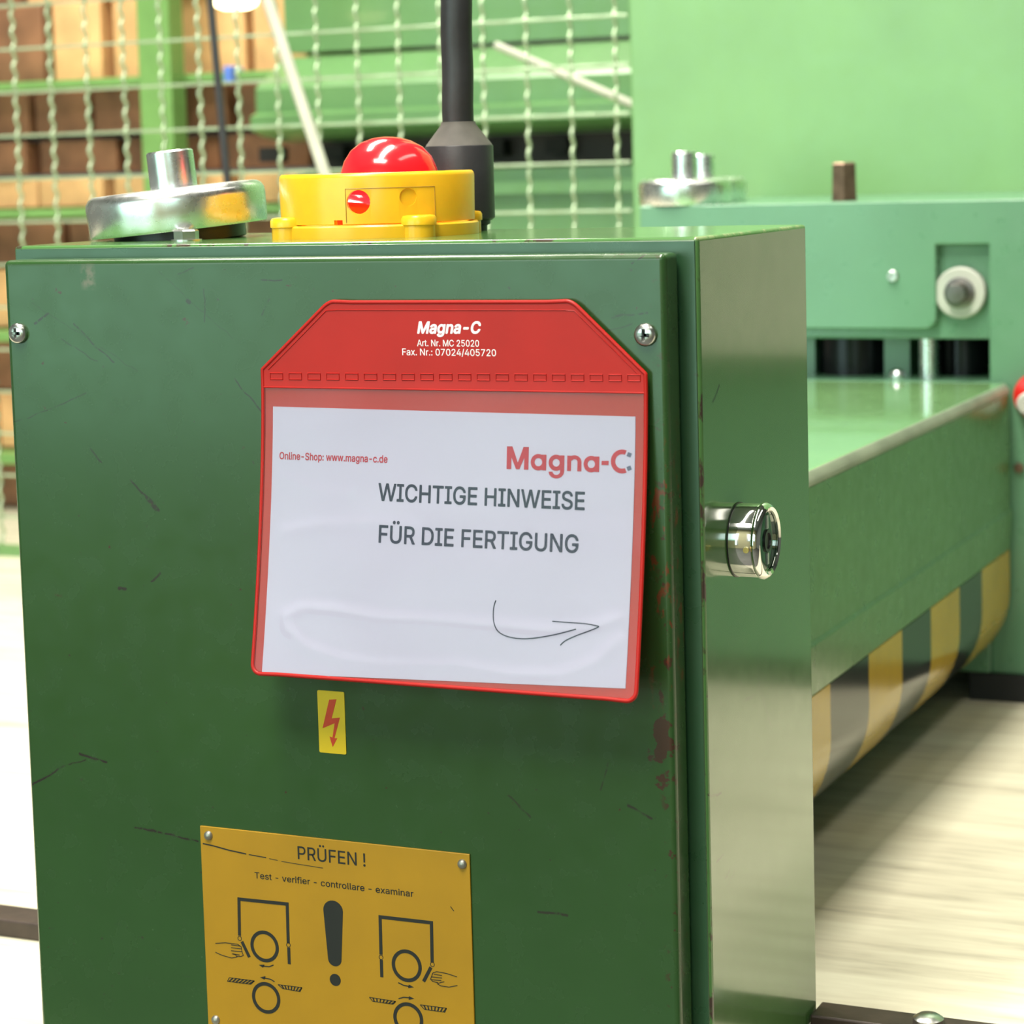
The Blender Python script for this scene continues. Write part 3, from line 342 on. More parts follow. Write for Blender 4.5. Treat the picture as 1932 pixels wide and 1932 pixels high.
    'Fax. Nr.: 07024/405720': "30,0 30,254 185,254 185,226 62,226 62,139 173,139 173,111 62,111 62,0|285,-4 268,-3 252,2 239,11 229,22 222,37 220,54 222,69 227,80 234,90 244,97 255,102 268,105 281,108 294,110 322,113 331,115 338,117 341,121 343,127 343,128 342,139 338,148 333,156 325,161 315,164 303,165 290,164 280,161 271,156 264,150 259,144 255,137 226,146 234,161 244,173 257,182 272,188 287,191 302,192 313,192 325,190 337,186 348,180 358,172 366,160 372,145 373,126 373,0 343,0 343,26 341,26 337,19 331,12 323,6 313,1 300,-3|290,23 306,24 319,29 329,37 337,47 341,57 343,69 343,95 340,93 335,91 328,89 321,88 305,86 293,84 282,82 272,79 264,75 257,70 252,62 251,52 252,43 256,36 262,30 270,26 279,24|410,0 485,109 485,86 414,190 450,190 473,153 482,139 489,127 496,115 503,103 487,103 494,115 501,127 508,139 516,153 540,190 575,190 504,84 504,107 579,0 543,0 515,43 507,56 500,68 493,80 486,91 502,91 495,80 489,68 482,56 474,43 445,0|637,-2 628,-1 620,4 615,12 614,20 615,29 620,37 628,42 637,43 645,42 653,37 658,29 659,20 658,12 653,4 645,-1|807,0 807,254 845,254 948,91 953,84 958,75 964,65 970,53 977,41 984,27 979,27 978,41 977,54 977,67 976,79 976,97 976,254 1008,254 1008,0 970,0 878,145 865,165 859,177 851,191 830,226 836,227 838,192 839,164 839,145 839,0|1065,0 1065,190 1094,190 1094,160 1096,160 1103,173 1115,184 1129,190 1145,192 1153,192 1160,192 1160,161 1153,162 1148,163 1142,163 1129,161 1118,157 1109,151 1101,142 1097,131 1095,118 1095,0|1216,-2 1207,-1 1199,4 1194,12 1193,20 1194,29 1199,37 1207,42 1216,43 1224,42 1232,37 1237,29 1238,20 1237,12 1232,4 1224,-1|1309,-2 1301,-1 1293,4 1288,12 1287,20 1288,29 1293,37 1301,42 1309,43 1318,42 1326,37 1331,29 1332,20 1331,12 1326,4 1318,-1|1309,135 1301,137 1293,142 1288,149 1287,158 1288,167 1293,174 1301,179 1309,181 1318,179 1326,174 1331,167 1332,158 1331,149 1326,142 1318,137|1563,-3 1537,0 1515,12 1497,31 1484,57 1476,89 1474,127 1476,165 1484,197 1497,223 1515,242 1537,254 1563,258 1589,254 1611,242 1629,223 1642,197 1650,165 1652,127 1650,89 1642,57 1629,31 1611,12 1589,0|1563,25 1580,28 1595,37 1606,52 1615,72 1620,97 1622,127 1620,157 1615,182 1606,203 1595,218 1580,227 1563,230 1546,227 1531,218 1520,203 1511,182 1506,157 1504,127 1506,97 1511,72 1520,52 1531,37 1546,28|1725,0 1838,224 1838,226 1707,226 1707,254 1871,254 1871,224 1759,0|2016,-3 1990,0 1968,12 1950,31 1937,57 1929,89 1927,127 1929,165 1937,197 1950,223 1968,242 1990,254 2016,258 2042,254 2064,242 2082,223 2095,197 2103,165 2105,127 2103,89 2095,57 2082,31 2064,12 2042,0|2016,25 2033,28 2048,37 2059,52 2068,72 2073,97 2075,127 2073,157 2068,182 2059,203 2048,218 2033,227 2016,230 1999,227 1984,218 1973,203 1964,182 1959,157 1957,127 1959,97 1964,72 1973,52 1984,37 1999,28|2161,0 2161,24 2246,114 2260,129 2270,141 2279,153 2285,163 2288,174 2289,186 2288,198 2283,209 2276,218 2266,224 2254,228 2241,230 2227,228 2215,224 2206,216 2199,207 2194,195 2193,181 2162,181 2165,202 2172,221 2185,237 2201,248 2220,255 2242,258 2263,255 2282,248 2298,237 2310,223 2317,205 2320,186 2318,172 2315,159 2308,145 2297,129 2282,111 2263,90 2206,30 2206,28 2324,28 2324,0|2376,53 2376,79 2479,254 2511,254 2410,83 2410,81 2562,81 2562,53|2497,0 2497,61 2497,73 2497,159 2527,159 2527,0|2700,266 2618,-38 2589,-38 2671,266|2727,53 2727,79 2830,254 2862,254 2761,83 2761,81 2913,81 2913,53|2848,0 2848,61 2848,73 2848,159 2878,159 2878,0|3047,-3 3021,0 2998,12 2981,31 2968,57 2960,89 2957,127 2960,165 2968,197 2981,223 2999,242 3021,254 3047,258 3073,254 3095,242 3113,223 3125,197 3133,165 3136,127 3133,89 3126,57 3113,31 3095,12 3073,0|3047,25 3064,28 3079,37 3090,52 3098,72 3104,97 3105,127 3104,157 3098,182 3090,203 3079,218 3064,227 3047,230 3029,227 3015,218 3003,203 2995,182 2990,157 2988,127 2990,97 2995,72 3003,52 3015,37 3029,28|3271,-3 3249,-1 3230,6 3214,16 3201,30 3193,47 3190,65 3221,65 3224,54 3229,44 3237,36 3247,30 3258,26 3271,25 3285,27 3298,32 3309,41 3317,52 3322,66 3324,81 3322,97 3317,111 3308,122 3297,131 3284,137 3269,138 3256,137 3244,134 3233,129 3224,123 3194,126 3208,254 3343,254 3343,226 3235,226 3227,151 3228,151 3237,157 3249,162 3261,166 3275,167 3291,165 3307,160 3321,153 3332,143 3342,130 3349,116 3354,99 3355,82 3353,58 3344,38 3331,21 3314,8 3294,-1|3435,0 3548,224 3548,226 3418,226 3418,254 3582,254 3582,224 3469,0|3645,0 3645,24 3730,114 3743,129 3754,141 3762,153 3768,163 3772,174 3773,186 3772,198 3767,209 3759,218 3750,224 3738,228 3725,230 3711,228 3699,224 3690,216 3682,207 3678,195 3677,181 3646,181 3648,202 3656,221 3668,237 3685,248 3704,255 3726,258 3747,255 3766,248 3782,237 3794,223 3801,205 3804,186 3802,172 3798,159 3792,145 3781,129 3766,111 3747,90 3689,30 3689,28 3808,28 3808,0|3953,-3 3927,0 3904,12 3887,31 3874,57 3866,89 3863,127 3866,165 3874,197 3887,223 3905,242 3927,254 3953,258 3979,254 4001,242 4019,223 4032,197 4040,165 4042,127 4040,89 4032,57 4019,31 4001,12 3979,0|3953,25 3970,28 3985,37 3996,52 4005,72 4010,97 4011,127 4010,157 4005,182 3996,203 3985,218 3970,227 3953,230 3936,227 3921,218 3910,203 3901,182 3896,157 3894,127 3896,97 3901,72 3910,52 3921,37 3936,28",
    'WICHTIGE HINWEISE': "78,0 8,254 41,254 82,98 84,90 86,81 88,73 93,47 95,38 97,29 98,20 95,20 96,29 98,38 100,47 102,55 104,64 106,73 112,98 153,254 190,254 231,98 233,90 235,81 237,73 243,47 245,38 247,29 249,20 244,20 246,29 248,38 249,47 251,55 253,64 255,73 261,98 302,254 335,254 265,0 228,0 184,161 181,172 178,184 176,196 173,209 170,222 168,237 175,237 172,223 170,210 167,197 165,185 162,173 159,161 115,0|359,0 359,29 402,29 402,226 359,226 359,254 478,254 478,226 434,226 434,29 478,29 478,0|627,-3 606,-2 586,4 568,12 553,25 539,40 528,58 520,78 515,101 513,127 515,153 520,176 528,197 539,215 553,230 568,242 586,251 606,256 627,258 640,257 652,255 663,252 675,248 685,242 694,236 703,228 711,219 717,209 723,198 727,187 730,174 698,174 695,183 692,190 688,197 683,204 678,209 672,214 665,218 658,222 651,224 643,226 635,228 627,228 612,227 598,223 585,216 574,207 564,196 556,182 550,166 546,148 545,127 546,107 550,88 556,72 564,59 574,47 585,38 598,32 612,28 627,26 635,27 643,28 651,30 658,33 665,36 672,40 678,45 683,51 688,57 692,64 695,72 698,80 730,80 727,68 723,56 717,45 711,36 703,27 695,19 685,12 675,7 664,2 652,-1 640,-3|778,0 778,254 811,254 811,144 945,144 945,254 977,254 977,0 945,0 945,116 811,116 811,0|1023,226 1023,254 1215,254 1215,226 1135,226 1135,0 1103,0 1103,226|1247,0 1247,29 1290,29 1290,226 1247,226 1247,254 1366,254 1366,226 1322,226 1322,29 1366,29 1366,0|1516,-3 1494,-2 1474,4 1456,13 1440,25 1427,40 1416,58 1408,78 1403,102 1402,127 1403,153 1408,176 1416,197 1427,215 1440,230 1456,242 1474,251 1493,256 1514,258 1527,257 1540,255 1552,252 1563,247 1573,242 1583,235 1592,227 1599,218 1606,208 1611,198 1616,186 1618,174 1585,174 1582,182 1579,190 1575,197 1570,203 1565,208 1559,213 1553,218 1546,221 1539,224 1531,226 1523,227 1514,228 1499,227 1486,223 1473,216 1462,207 1452,196 1444,182 1438,166 1434,148 1433,127 1434,107 1438,88 1444,72 1452,59 1462,47 1473,38 1486,32 1501,28 1516,26 1529,27 1542,31 1554,36 1564,43 1572,51 1579,62 1585,74 1588,87 1589,101 1598,100 1523,100 1523,128 1620,128 1620,100 1619,80 1614,62 1607,45 1597,31 1584,19 1570,9 1553,2 1535,-2|1672,0 1672,254 1828,254 1828,226 1704,226 1704,143 1819,143 1819,114 1704,114 1704,29 1829,29 1829,0|1975,0 1975,254 2007,254 2007,144 2141,144 2141,254 2173,254 2173,0 2141,0 2141,116 2007,116 2007,0|2219,0 2219,29 2262,29 2262,226 2219,226 2219,254 2338,254 2338,226 2294,226 2294,29 2338,29 2338,0|2383,0 2383,254 2421,254 2525,91 2528,87 2531,82 2535,75 2539,69 2543,61 2547,53 2552,45 2556,36 2560,27 2556,27 2555,36 2554,45 2554,54 2553,63 2553,71 2553,79 2553,97 2553,254 2585,254 2585,0 2547,0 2454,145 2442,165 2438,173 2433,181 2427,191 2407,226 2413,227 2414,192 2416,164 2416,145 2416,0|2693,0 2623,254 2656,254 2697,98 2699,90 2701,81 2703,73 2708,47 2710,38 2712,29 2714,20 2710,20 2711,29 2713,38 2715,47 2717,55 2719,64 2721,73 2727,98 2768,254 2805,254 2846,98 2848,90 2850,81 2852,73 2858,47 2860,38 2862,29 2864,20 2859,20 2861,29 2863,38 2864,47 2866,55 2868,64 2870,73 2876,98 2917,254 2950,254 2880,0 2843,0 2799,161 2796,172 2793,184 2791,196 2788,209 2786,222 2783,237 2790,237 2787,223 2785,210 2783,197 2780,185 2777,173 2774,161 2730,0|2988,0 2988,254 3144,254 3144,226 3020,226 3020,143 3136,143 3136,114 3020,114 3020,29 3146,29 3146,0|3183,0 3183,29 3227,29 3227,226 3183,226 3183,254 3302,254 3302,226 3259,226 3259,29 3302,29 3302,0|3429,-4 3412,-3 3396,0 3381,5 3369,11 3358,20 3350,30 3343,42 3339,54 3337,68 3370,68 3372,59 3375,51 3379,44 3385,38 3393,33 3401,29 3410,27 3419,25 3429,25 3441,25 3451,27 3461,30 3469,34 3476,40 3482,46 3487,53 3490,61 3490,70 3490,77 3487,84 3484,89 3479,94 3473,99 3466,102 3458,106 3449,108 3440,111 3410,120 3390,126 3374,135 3361,145 3351,156 3346,170 3344,186 3345,200 3349,213 3355,224 3364,234 3374,242 3386,249 3400,254 3415,257 3431,258 3447,257 3462,254 3476,249 3488,242 3498,234 3506,224 3513,213 3516,202 3518,189 3486,189 3483,201 3478,211 3469,219 3458,225 3445,228 3430,229 3420,229 3410,227 3401,224 3394,220 3387,215 3382,209 3378,203 3376,195 3375,188 3376,180 3379,173 3383,167 3389,162 3395,158 3402,154 3410,151 3417,149 3424,147 3450,140 3457,137 3465,135 3473,132 3482,128 3490,124 3497,119 3504,113 3510,106 3515,99 3519,90 3521,80 3522,69 3521,56 3517,43 3511,32 3503,21 3492,13 3479,5 3465,0 3448,-3|3571,0 3571,254 3727,254 3727,226 3603,226 3603,143 3719,143 3719,114 3603,114 3603,29 3729,29 3729,0",
    'FÜR DIE FERTIGUNG': "30,0 30,254 185,254 185,226 62,226 62,139 173,139 173,111 62,111 62,0|334,-4 315,-3 298,1 282,8 268,17 257,27 247,40 241,54 236,70 235,87 235,254 267,254 267,89 268,77 271,66 275,57 282,48 289,40 299,34 309,29 321,27 334,26 348,27 360,29 370,34 380,40 387,48 393,57 398,66 400,77 401,89 401,254 434,254 434,87 432,70 428,54 421,40 412,27 400,17 387,8 371,1 354,-3|370,286 365,287 360,289 356,292 353,296 351,301 350,306 351,312 353,316 356,321 360,324 365,326 370,326 376,326 380,324 385,321 388,316 390,312 391,306 390,301 388,296 385,292 380,289 376,287|299,286 293,287 288,289 284,292 281,296 279,301 278,306 279,312 281,316 284,321 288,324 293,326 299,326 304,326 309,324 313,321 316,316 318,312 319,306 318,301 316,296 313,292 309,289 304,287|494,0 494,254 582,254 600,253 616,250 630,244 642,237 651,227 659,217 664,204 667,191 668,176 667,161 664,148 659,136 651,125 642,116 630,109 616,103 600,100 582,99 526,99 526,0|526,128 580,128 593,128 603,130 612,133 620,138 626,143 631,150 634,158 636,167 636,176 636,186 634,194 631,202 626,209 620,215 612,220 603,223 593,225 580,226 526,226|640,0 579,115 615,115 678,0|891,0 830,0 830,29 889,29 909,30 926,34 941,40 953,49 964,61 971,75 977,90 980,108 982,128 980,147 977,165 972,180 964,194 954,205 942,214 928,221 911,225 892,226 829,226 829,254 895,254 918,253 939,248 958,239 974,228 988,213 999,196 1007,175 1011,153 1013,128 1011,102 1007,80 999,59 988,42 974,27 957,15 938,7 916,2|844,254 844,0 812,0 812,254|1049,0 1049,29 1092,29 1092,226 1049,226 1049,254 1168,254 1168,226 1124,226 1124,29 1168,29 1168,0|1213,0 1213,254 1370,254 1370,226 1246,226 1246,143 1361,143 1361,114 1246,114 1246,29 1371,29 1371,0|1517,0 1517,254 1671,254 1671,226 1549,226 1549,139 1660,139 1660,111 1549,111 1549,0|1722,0 1722,254 1878,254 1878,226 1754,226 1754,143 1869,143 1869,114 1754,114 1754,29 1879,29 1879,0|1931,0 1931,254 2019,254 2037,253 2053,250 2067,244 2079,237 2089,227 2096,217 2101,204 2104,191 2105,176 2104,161 2101,148 2096,136 2089,125 2079,116 2067,109 2053,103 2037,100 2019,99 1963,99 1963,0|1963,128 2018,128 2030,128 2041,130 2050,133 2057,138 2063,143 2068,150 2071,158 2073,167 2073,176 2073,186 2071,194 2068,202 2063,209 2057,215 2050,220 2040,223 2030,225 2017,226 1963,226|2077,0 2016,115 2052,115 2115,0|2141,226 2141,254 2334,254 2334,226 2254,226 2254,0 2222,0 2222,226|2365,0 2365,29 2409,29 2409,226 2365,226 2365,254 2484,254 2484,226 2441,226 2441,29 2484,29 2484,0|2634,-3 2612,-2 2593,4 2575,13 2559,25 2545,40 2534,58 2526,78 2522,102 2520,127 2522,153 2526,176 2534,197 2545,215 2559,230 2574,242 2592,251 2611,256 2632,258 2645,257 2658,255 2670,252 2681,247 2692,242 2701,235 2710,227 2718,218 2724,208 2730,198 2734,186 2737,174 2704,174 2701,182 2697,190 2693,197 2689,203 2684,208 2678,213 2672,218 2665,221 2657,224 2650,226 2641,227 2632,228 2618,227 2604,223 2591,216 2580,207 2570,196 2562,182 2556,166 2553,148 2552,127 2553,107 2556,88 2562,72 2570,59 2580,47 2592,38 2605,32 2619,28 2634,26 2648,27 2661,31 2672,36 2682,43 2691,51 2698,62 2703,74 2706,87 2707,101 2717,100 2641,100 2641,128 2739,128 2739,100 2737,80 2733,62 2725,45 2715,31 2703,19 2688,9 2672,2 2654,-2|2889,-4 2870,-3 2853,1 2837,8 2823,17 2812,27 2802,40 2795,54 2791,70 2790,87 2790,254 2822,254 2822,89 2823,77 2826,66 2830,57 2837,48 2844,40 2854,34 2864,29 2876,27 2889,26 2903,27 2915,29 2925,34 2935,40 2942,48 2948,57 2953,66 2955,77 2956,89 2956,254 2989,254 2989,87 2987,70 2983,54 2976,40 2967,27 2955,17 2942,8 2926,1 2909,-3|3049,0 3049,254 3087,254 3190,91 3193,87 3196,82 3200,75 3204,69 3208,61 3212,53 3217,45 3221,36 3226,27 3221,27 3220,36 3219,45 3219,54 3219,63 3218,71 3218,79 3218,97 3218,254 3250,254 3250,0 3212,0 3120,145 3107,165 3103,173 3098,181 3093,191 3072,226 3078,227 3080,192 3081,164 3081,145 3081,0|3415,-3 3393,-2 3373,4 3355,13 3339,25 3326,40 3315,58 3307,78 3302,102 3300,127 3302,153 3307,176 3315,197 3326,215 3339,230 3355,242 3372,251 3392,256 3413,258 3426,257 3438,255 3450,252 3462,247 3472,242 3482,235 3491,227 3498,218 3505,208 3510,198 3515,186 3517,174 3484,174 3481,182 3478,190 3474,197 3469,203 3464,208 3458,213 3452,218 3445,221 3438,224 3430,226 3422,227 3413,228 3398,227 3385,223 3372,216 3360,207 3351,196 3343,182 3337,166 3333,148 3332,127 3333,107 3337,88 3343,72 3351,59 3361,47 3372,38 3385,32 3399,28 3415,26 3428,27 3441,31 3453,36 3463,43 3471,51 3478,62 3484,74 3487,87 3488,101 3497,100 3422,100 3422,128 3519,128 3519,100 3518,80 3513,62 3506,45 3496,31 3483,19 3469,9 3452,2 3434,-2",
    'Online-Shop: www.magna-c.de': "133,-3 103,1 75,12 52,32 35,58 24,90 20,127 24,165 35,197 52,223 75,242 103,254 133,258 164,254 192,242 215,223 232,197 243,165 247,127 243,90 232,58 215,32 192,12 164,1|133,26 155,29 175,38 191,52 204,72 212,97 215,127 212,157 204,182 191,202 175,216 155,225 133,228 112,225 92,216 75,202 63,182 54,157 52,127 54,97 63,72 75,52 92,38 112,29|323,113 323,0 293,0 293,190 322,190 323,144 318,144 328,166 343,181 360,189 380,192 398,190 414,184 427,174 437,160 443,142 445,120 445,0 415,0 415,118 412,137 403,152 389,161 372,165 359,163 347,159 337,151 330,141 325,129|541,-1 522,2 508,10 500,24 498,42 498,254 528,254 528,49 529,38 532,31 536,27 545,26 552,26 556,27 562,1 552,0 547,-1|592,0 592,190 623,190 623,0|608,221 600,223 593,227 588,234 587,242 588,249 593,256 600,260 608,262 616,260 623,256 628,249 629,242 628,234 623,227 616,223|706,113 706,0 676,0 676,190 705,190 705,144 701,144 711,166 725,181 743,189 763,192 781,190 797,184 810,174 820,160 826,142 828,120 828,0 797,0 797,118 794,137 786,152 772,161 754,165 741,163 730,159 720,151 713,141 708,129|960,-4 935,-1 913,8 895,23 882,42 874,66 871,93 874,121 882,145 895,165 912,180 933,189 957,192 972,191 987,187 1001,180 1014,170 1025,157 1033,141 1038,121 1040,97 1040,85 892,85 892,110 1023,110 1009,101 1008,119 1003,134 996,147 985,157 973,163 957,165 941,163 927,157 917,147 909,135 904,121 902,105 902,89 904,69 909,53 918,40 930,31 944,25 960,23 971,24 981,26 990,31 997,36 1003,44 1007,53 1037,45 1031,32 1022,20 1010,10 995,2 979,-3|1225,122 1225,94 1113,94 1113,122|1395,-4 1369,-2 1346,5 1328,15 1315,30 1306,48 1302,68 1335,68 1338,55 1344,44 1354,35 1366,29 1380,26 1395,25 1411,26 1426,30 1438,37 1447,46 1453,57 1455,70 1454,81 1449,89 1441,96 1431,102 1419,107 1405,111 1375,120 1347,130 1326,145 1313,163 1309,186 1312,206 1320,224 1334,238 1351,249 1373,256 1396,258 1420,256 1441,249 1458,238 1471,224 1480,208 1483,189 1451,189 1446,206 1434,219 1416,227 1395,229 1380,228 1366,224 1355,218 1347,209 1342,199 1340,188 1342,176 1348,167 1357,160 1367,154 1378,150 1389,147 1415,140 1426,136 1438,132 1451,126 1462,119 1472,110 1480,99 1485,85 1487,69 1484,50 1476,32 1463,17 1444,5 1422,-2|1563,113 1563,0 1532,0 1532,254 1563,254 1563,144 1557,144 1568,166 1582,181 1600,189 1620,192 1638,190 1654,184 1667,174 1676,160 1682,142 1685,120 1685,0 1654,0 1654,118 1651,137 1642,152 1629,161 1611,165 1598,163 1586,159 1577,151 1569,141 1564,129|1815,-4 1790,-1 1769,8 1752,23 1739,43 1731,66 1728,94 1731,122 1739,146 1752,165 1769,180 1790,189 1815,192 1839,189 1860,180 1878,165 1891,146 1899,122 1902,94 1899,66 1891,43 1878,23 1860,8 1839,-1|1815,23 1832,26 1846,33 1857,44 1865,59 1869,75 1871,94 1869,112 1865,129 1857,144 1846,155 1832,162 1815,165 1797,162 1784,155 1773,144 1765,129 1761,112 1759,94 1761,75 1765,59 1773,44 1784,33 1797,26|1945,-71 1945,190 1975,190 1975,160 1978,160 1982,166 1987,173 1995,180 2004,186 2017,191 2033,192 2055,189 2075,180 2091,166 2103,146 2111,122 2114,94 2111,66 2104,42 2091,23 2075,8 2056,-1 2033,-4 2017,-3 2005,2 1995,8 1988,16 1982,23 1978,29 1975,29 1975,-71|2029,23 2045,26 2058,33 2069,44 2076,58 2081,75 2083,95 2081,114 2077,131 2069,145 2058,156 2045,163 2029,165 2013,163 1999,156 1989,145 1981,131 1976,114 1975,95 1976,75 1981,58 1989,43 1999,32 2013,26|2178,-2 2170,-1 2162,4 2157,12 2156,20 2157,29 2162,37 2170,42 2178,43 2187,42 2195,37 2200,29 2201,20 2200,12 2195,4 2187,-1|2178,135 2170,137 2162,142 2157,149 2156,158 2157,167 2162,174 2170,179 2178,181 2187,179 2195,174 2200,167 2201,158 2200,149 2195,142 2187,137|2387,0 2330,190 2362,190 2385,107 2390,89 2395,68 2401,46 2406,21 2401,21 2406,45 2411,67 2417,88 2422,107 2445,190 2477,190 2499,107 2504,88 2509,68 2514,45 2520,21 2514,21 2520,45 2525,68 2530,88 2535,107 2559,190 2591,190 2533,0 2503,0 2478,86 2471,112 2467,126 2464,140 2457,169 2464,169 2457,140 2450,112 2446,99 2442,86 2418,0|2671,0 2613,190 2646,190 2669,107 2674,89 2679,68 2684,46 2690,21 2685,21 2690,45 2695,67 2700,88 2705,107 2728,190 2760,190 2783,107 2788,88 2793,68 2798,45 2803,21 2798,21 2803,45 2809,68 2814,88 2819,107 2842,190 2874,190 2817,0 2786,0 2762,86 2754,112 2751,126 2747,140 2740,169 2747,169 2740,140 2733,112 2730,99 2726,86 2701,0|2954,0 2897,190 2929,190 2952,107 2957,89 2963,68 2968,46 2973,21 2968,21 2973,45 2978,67 2984,88 2989,107 3012,190 3044,190 3066,107 3071,88 3076,68 3082,45 3087,21 3081,21 3087,45 3092,68 3097,88 3102,107 3126,190 3158,190 3100,0 3070,0 3045,86 3038,112 3034,126 3031,140 3024,169 3031,169 3024,140 3017,112 3013,99 3010,86 2985,0|3217,-2 3208,-1 3201,4 3196,12 3194,20 3196,29 3201,37 3208,42 3217,43 3226,42 3233,37 3238,29 3240,20 3238,12 3233,4 3226,-1|3289,0 3289,190 3319,190 3319,148 3317,148 3322,162 3329,173 3339,182 3349,188 3361,192 3373,193 3392,190 3407,180 3417,166 3424,147 3419,147 3424,160 3432,172 3442,181 3453,187 3467,192 3481,193 3497,191 3512,186 3524,177 3533,164 3539,148 3541,128 3541,0 3511,0 3511,127 3508,145 3499,156 3487,163 3472,165 3460,164 3450,160 3442,153 3436,145 3432,135 3431,124 3431,0 3400,0 3400,130 3397,144 3390,156 3378,163 3363,165 3352,164 3342,160 3333,154 3326,145 3321,133 3320,119 3320,0|3648,-4 3631,-3 3615,2 3602,11 3592,22 3585,37 3583,54 3585,69 3590,80 3597,90 3607,97 3618,102 3631,105 3644,108 3657,110 3685,113 3694,115 3701,117 3704,121 3706,127 3706,128 3705,139 3701,148 3696,156 3688,161 3678,164 3666,165 3653,164 3643,161 3634,156 3627,150 3622,144 3618,137 3588,146 3596,161 3607,173 3620,182 3634,188 3650,191 3665,192 3676,192 3687,190 3699,186 3711,180 3721,172 3729,160 3734,145 3736,126 3736,0 3706,0 3706,26 3704,26 3700,19 3694,12 3686,6 3676,1 3663,-3|3653,23 3669,24 3682,29 3692,37 3700,47 3704,57 3706,69 3706,95 3703,93 3698,91 3691,89 3684,88 3668,86 3656,84 3645,82 3635,79 3626,75 3620,70 3615,62 3614,52 3615,43 3619,36 3625,30 3633,26 3642,24|3866,-75 3846,-74 3829,-70 3815,-63 3804,-55 3795,-45 3788,-35 3813,-20 3818,-26 3823,-33 3830,-39 3840,-44 3851,-48 3866,-49 3887,-46 3904,-38 3915,-23 3918,-3 3918,34 3916,34 3911,28 3906,21 3898,14 3889,8 3876,4 3860,2 3838,5 3819,13 3803,27 3790,45 3782,68 3780,96 3782,123 3790,147 3802,166 3819,180 3838,189 3861,192 3877,191 3889,186 3899,180 3907,173 3912,166 3916,159 3919,159 3919,190 3949,190 3949,-4 3946,-27 3938,-45 3925,-59 3908,-68 3888,-73|3865,30 3881,32 3894,38 3905,47 3913,61 3917,77 3919,96 3917,115 3913,132 3905,146 3895,156 3881,163 3865,165 3849,163 3835,156 3824,145 3817,131 3812,115 3811,96 3812,78 3817,61 3825,48 3835,38 3849,32|4032,113 4032,0 4001,0 4001,190 4031,190 4031,144 4026,144 4037,166 4051,181 4069,189 4089,192 4107,190 4123,184 4136,174 4145,160 4152,142 4154,120 4154,0 4123,0 4123,118 4120,137 4112,152 4098,161 4080,165 4067,163 4055,159 4046,151 4038,141 4034,129|4260,-4 4243,-3 4227,2 4214,11 4204,22 4197,37 4195,54 4197,69 4202,80 4209,90 4219,97 4230,102 4243,105 4256,108 4269,110 4297,113 4306,115 4313,117 4316,121 4318,127 4318,128 4317,139 4313,148 4308,156 4300,161 4290,164 4278,165 4265,164 4255,161 4246,156 4239,150 4234,144 4230,137 4200,146 4208,161 4219,173 4232,182 4246,188 4262,191 4277,192 4288,192 4299,190 4311,186 4323,180 4333,172 4341,160 4346,145 4348,126 4348,0 4318,0 4318,26 4316,26 4312,19 4306,12 4298,6 4288,1 4275,-3|4265,23 4281,24 4294,29 4304,37 4312,47 4316,57 4318,69 4318,95 4315,93 4310,91 4303,89 4296,88 4280,86 4268,84 4257,82 4247,79 4238,75 4232,70 4227,62 4226,52 4227,43 4231,36 4237,30 4245,26 4254,24|4543,122 4543,94 4432,94 4432,122|4705,-4 4680,-1 4659,8 4642,23 4629,43 4621,66 4618,94 4621,122 4629,146 4642,165 4659,180 4680,189 4705,192 4718,191 4731,189 4743,184 4754,178 4763,170 4771,161 4777,150 4782,138 4752,131 4750,138 4746,145 4742,150 4736,155 4729,159 4722,162 4714,164 4705,165 4688,162 4674,155 4663,144 4655,129 4651,112 4649,94 4651,75 4655,59 4663,44 4674,33 4688,26 4705,23 4714,24 4722,26 4730,29 4736,33 4742,38 4747,44 4751,51 4753,59 4783,51 4778,39 4772,28 4764,19 4754,11 4743,4 4731,0 4718,-3|4847,-2 4838,-1 4830,4 4825,12 4824,20 4825,29 4830,37 4838,42 4847,43 4855,42 4863,37 4868,29 4869,20 4868,12 4863,4 4855,-1|4990,-4 4968,-1 4949,8 4932,23 4920,42 4912,66 4910,94 4912,122 4920,146 4932,166 4949,180 4968,189 4991,192 5007,191 5019,186 5029,180 5036,173 5042,166 5046,160 5048,160 5048,254 5079,254 5079,0 5049,0 5049,29 5046,29 5042,23 5036,16 5029,8 5019,2 5006,-3|4995,23 5011,26 5024,32 5035,43 5043,58 5047,75 5049,95 5047,114 5043,131 5035,145 5024,156 5011,163 4995,165 4979,163 4965,156 4955,145 4947,131 4942,114 4941,95 4942,75 4947,58 4955,44 4965,33 4979,26|5211,-4 5185,-1 5163,8 5146,23 5133,42 5125,66 5122,93 5125,121 5133,145 5145,165 5163,180 5183,189 5208,192 5223,191 5238,187 5252,180 5265,170 5275,157 5284,141 5289,121 5291,97 5291,85 5142,85 5142,110 5274,110 5260,101 5258,119 5254,134 5246,147 5236,157 5223,163 5208,165 5192,163 5178,157 5167,147 5159,135 5155,121 5153,105 5153,89 5155,69 5160,53 5169,40 5181,31 5195,25 5211,23 5222,24 5232,26 5240,31 5248,36 5254,44 5258,53 5287,45 5282,32 5273,20 5261,10 5246,2 5230,-3",
}

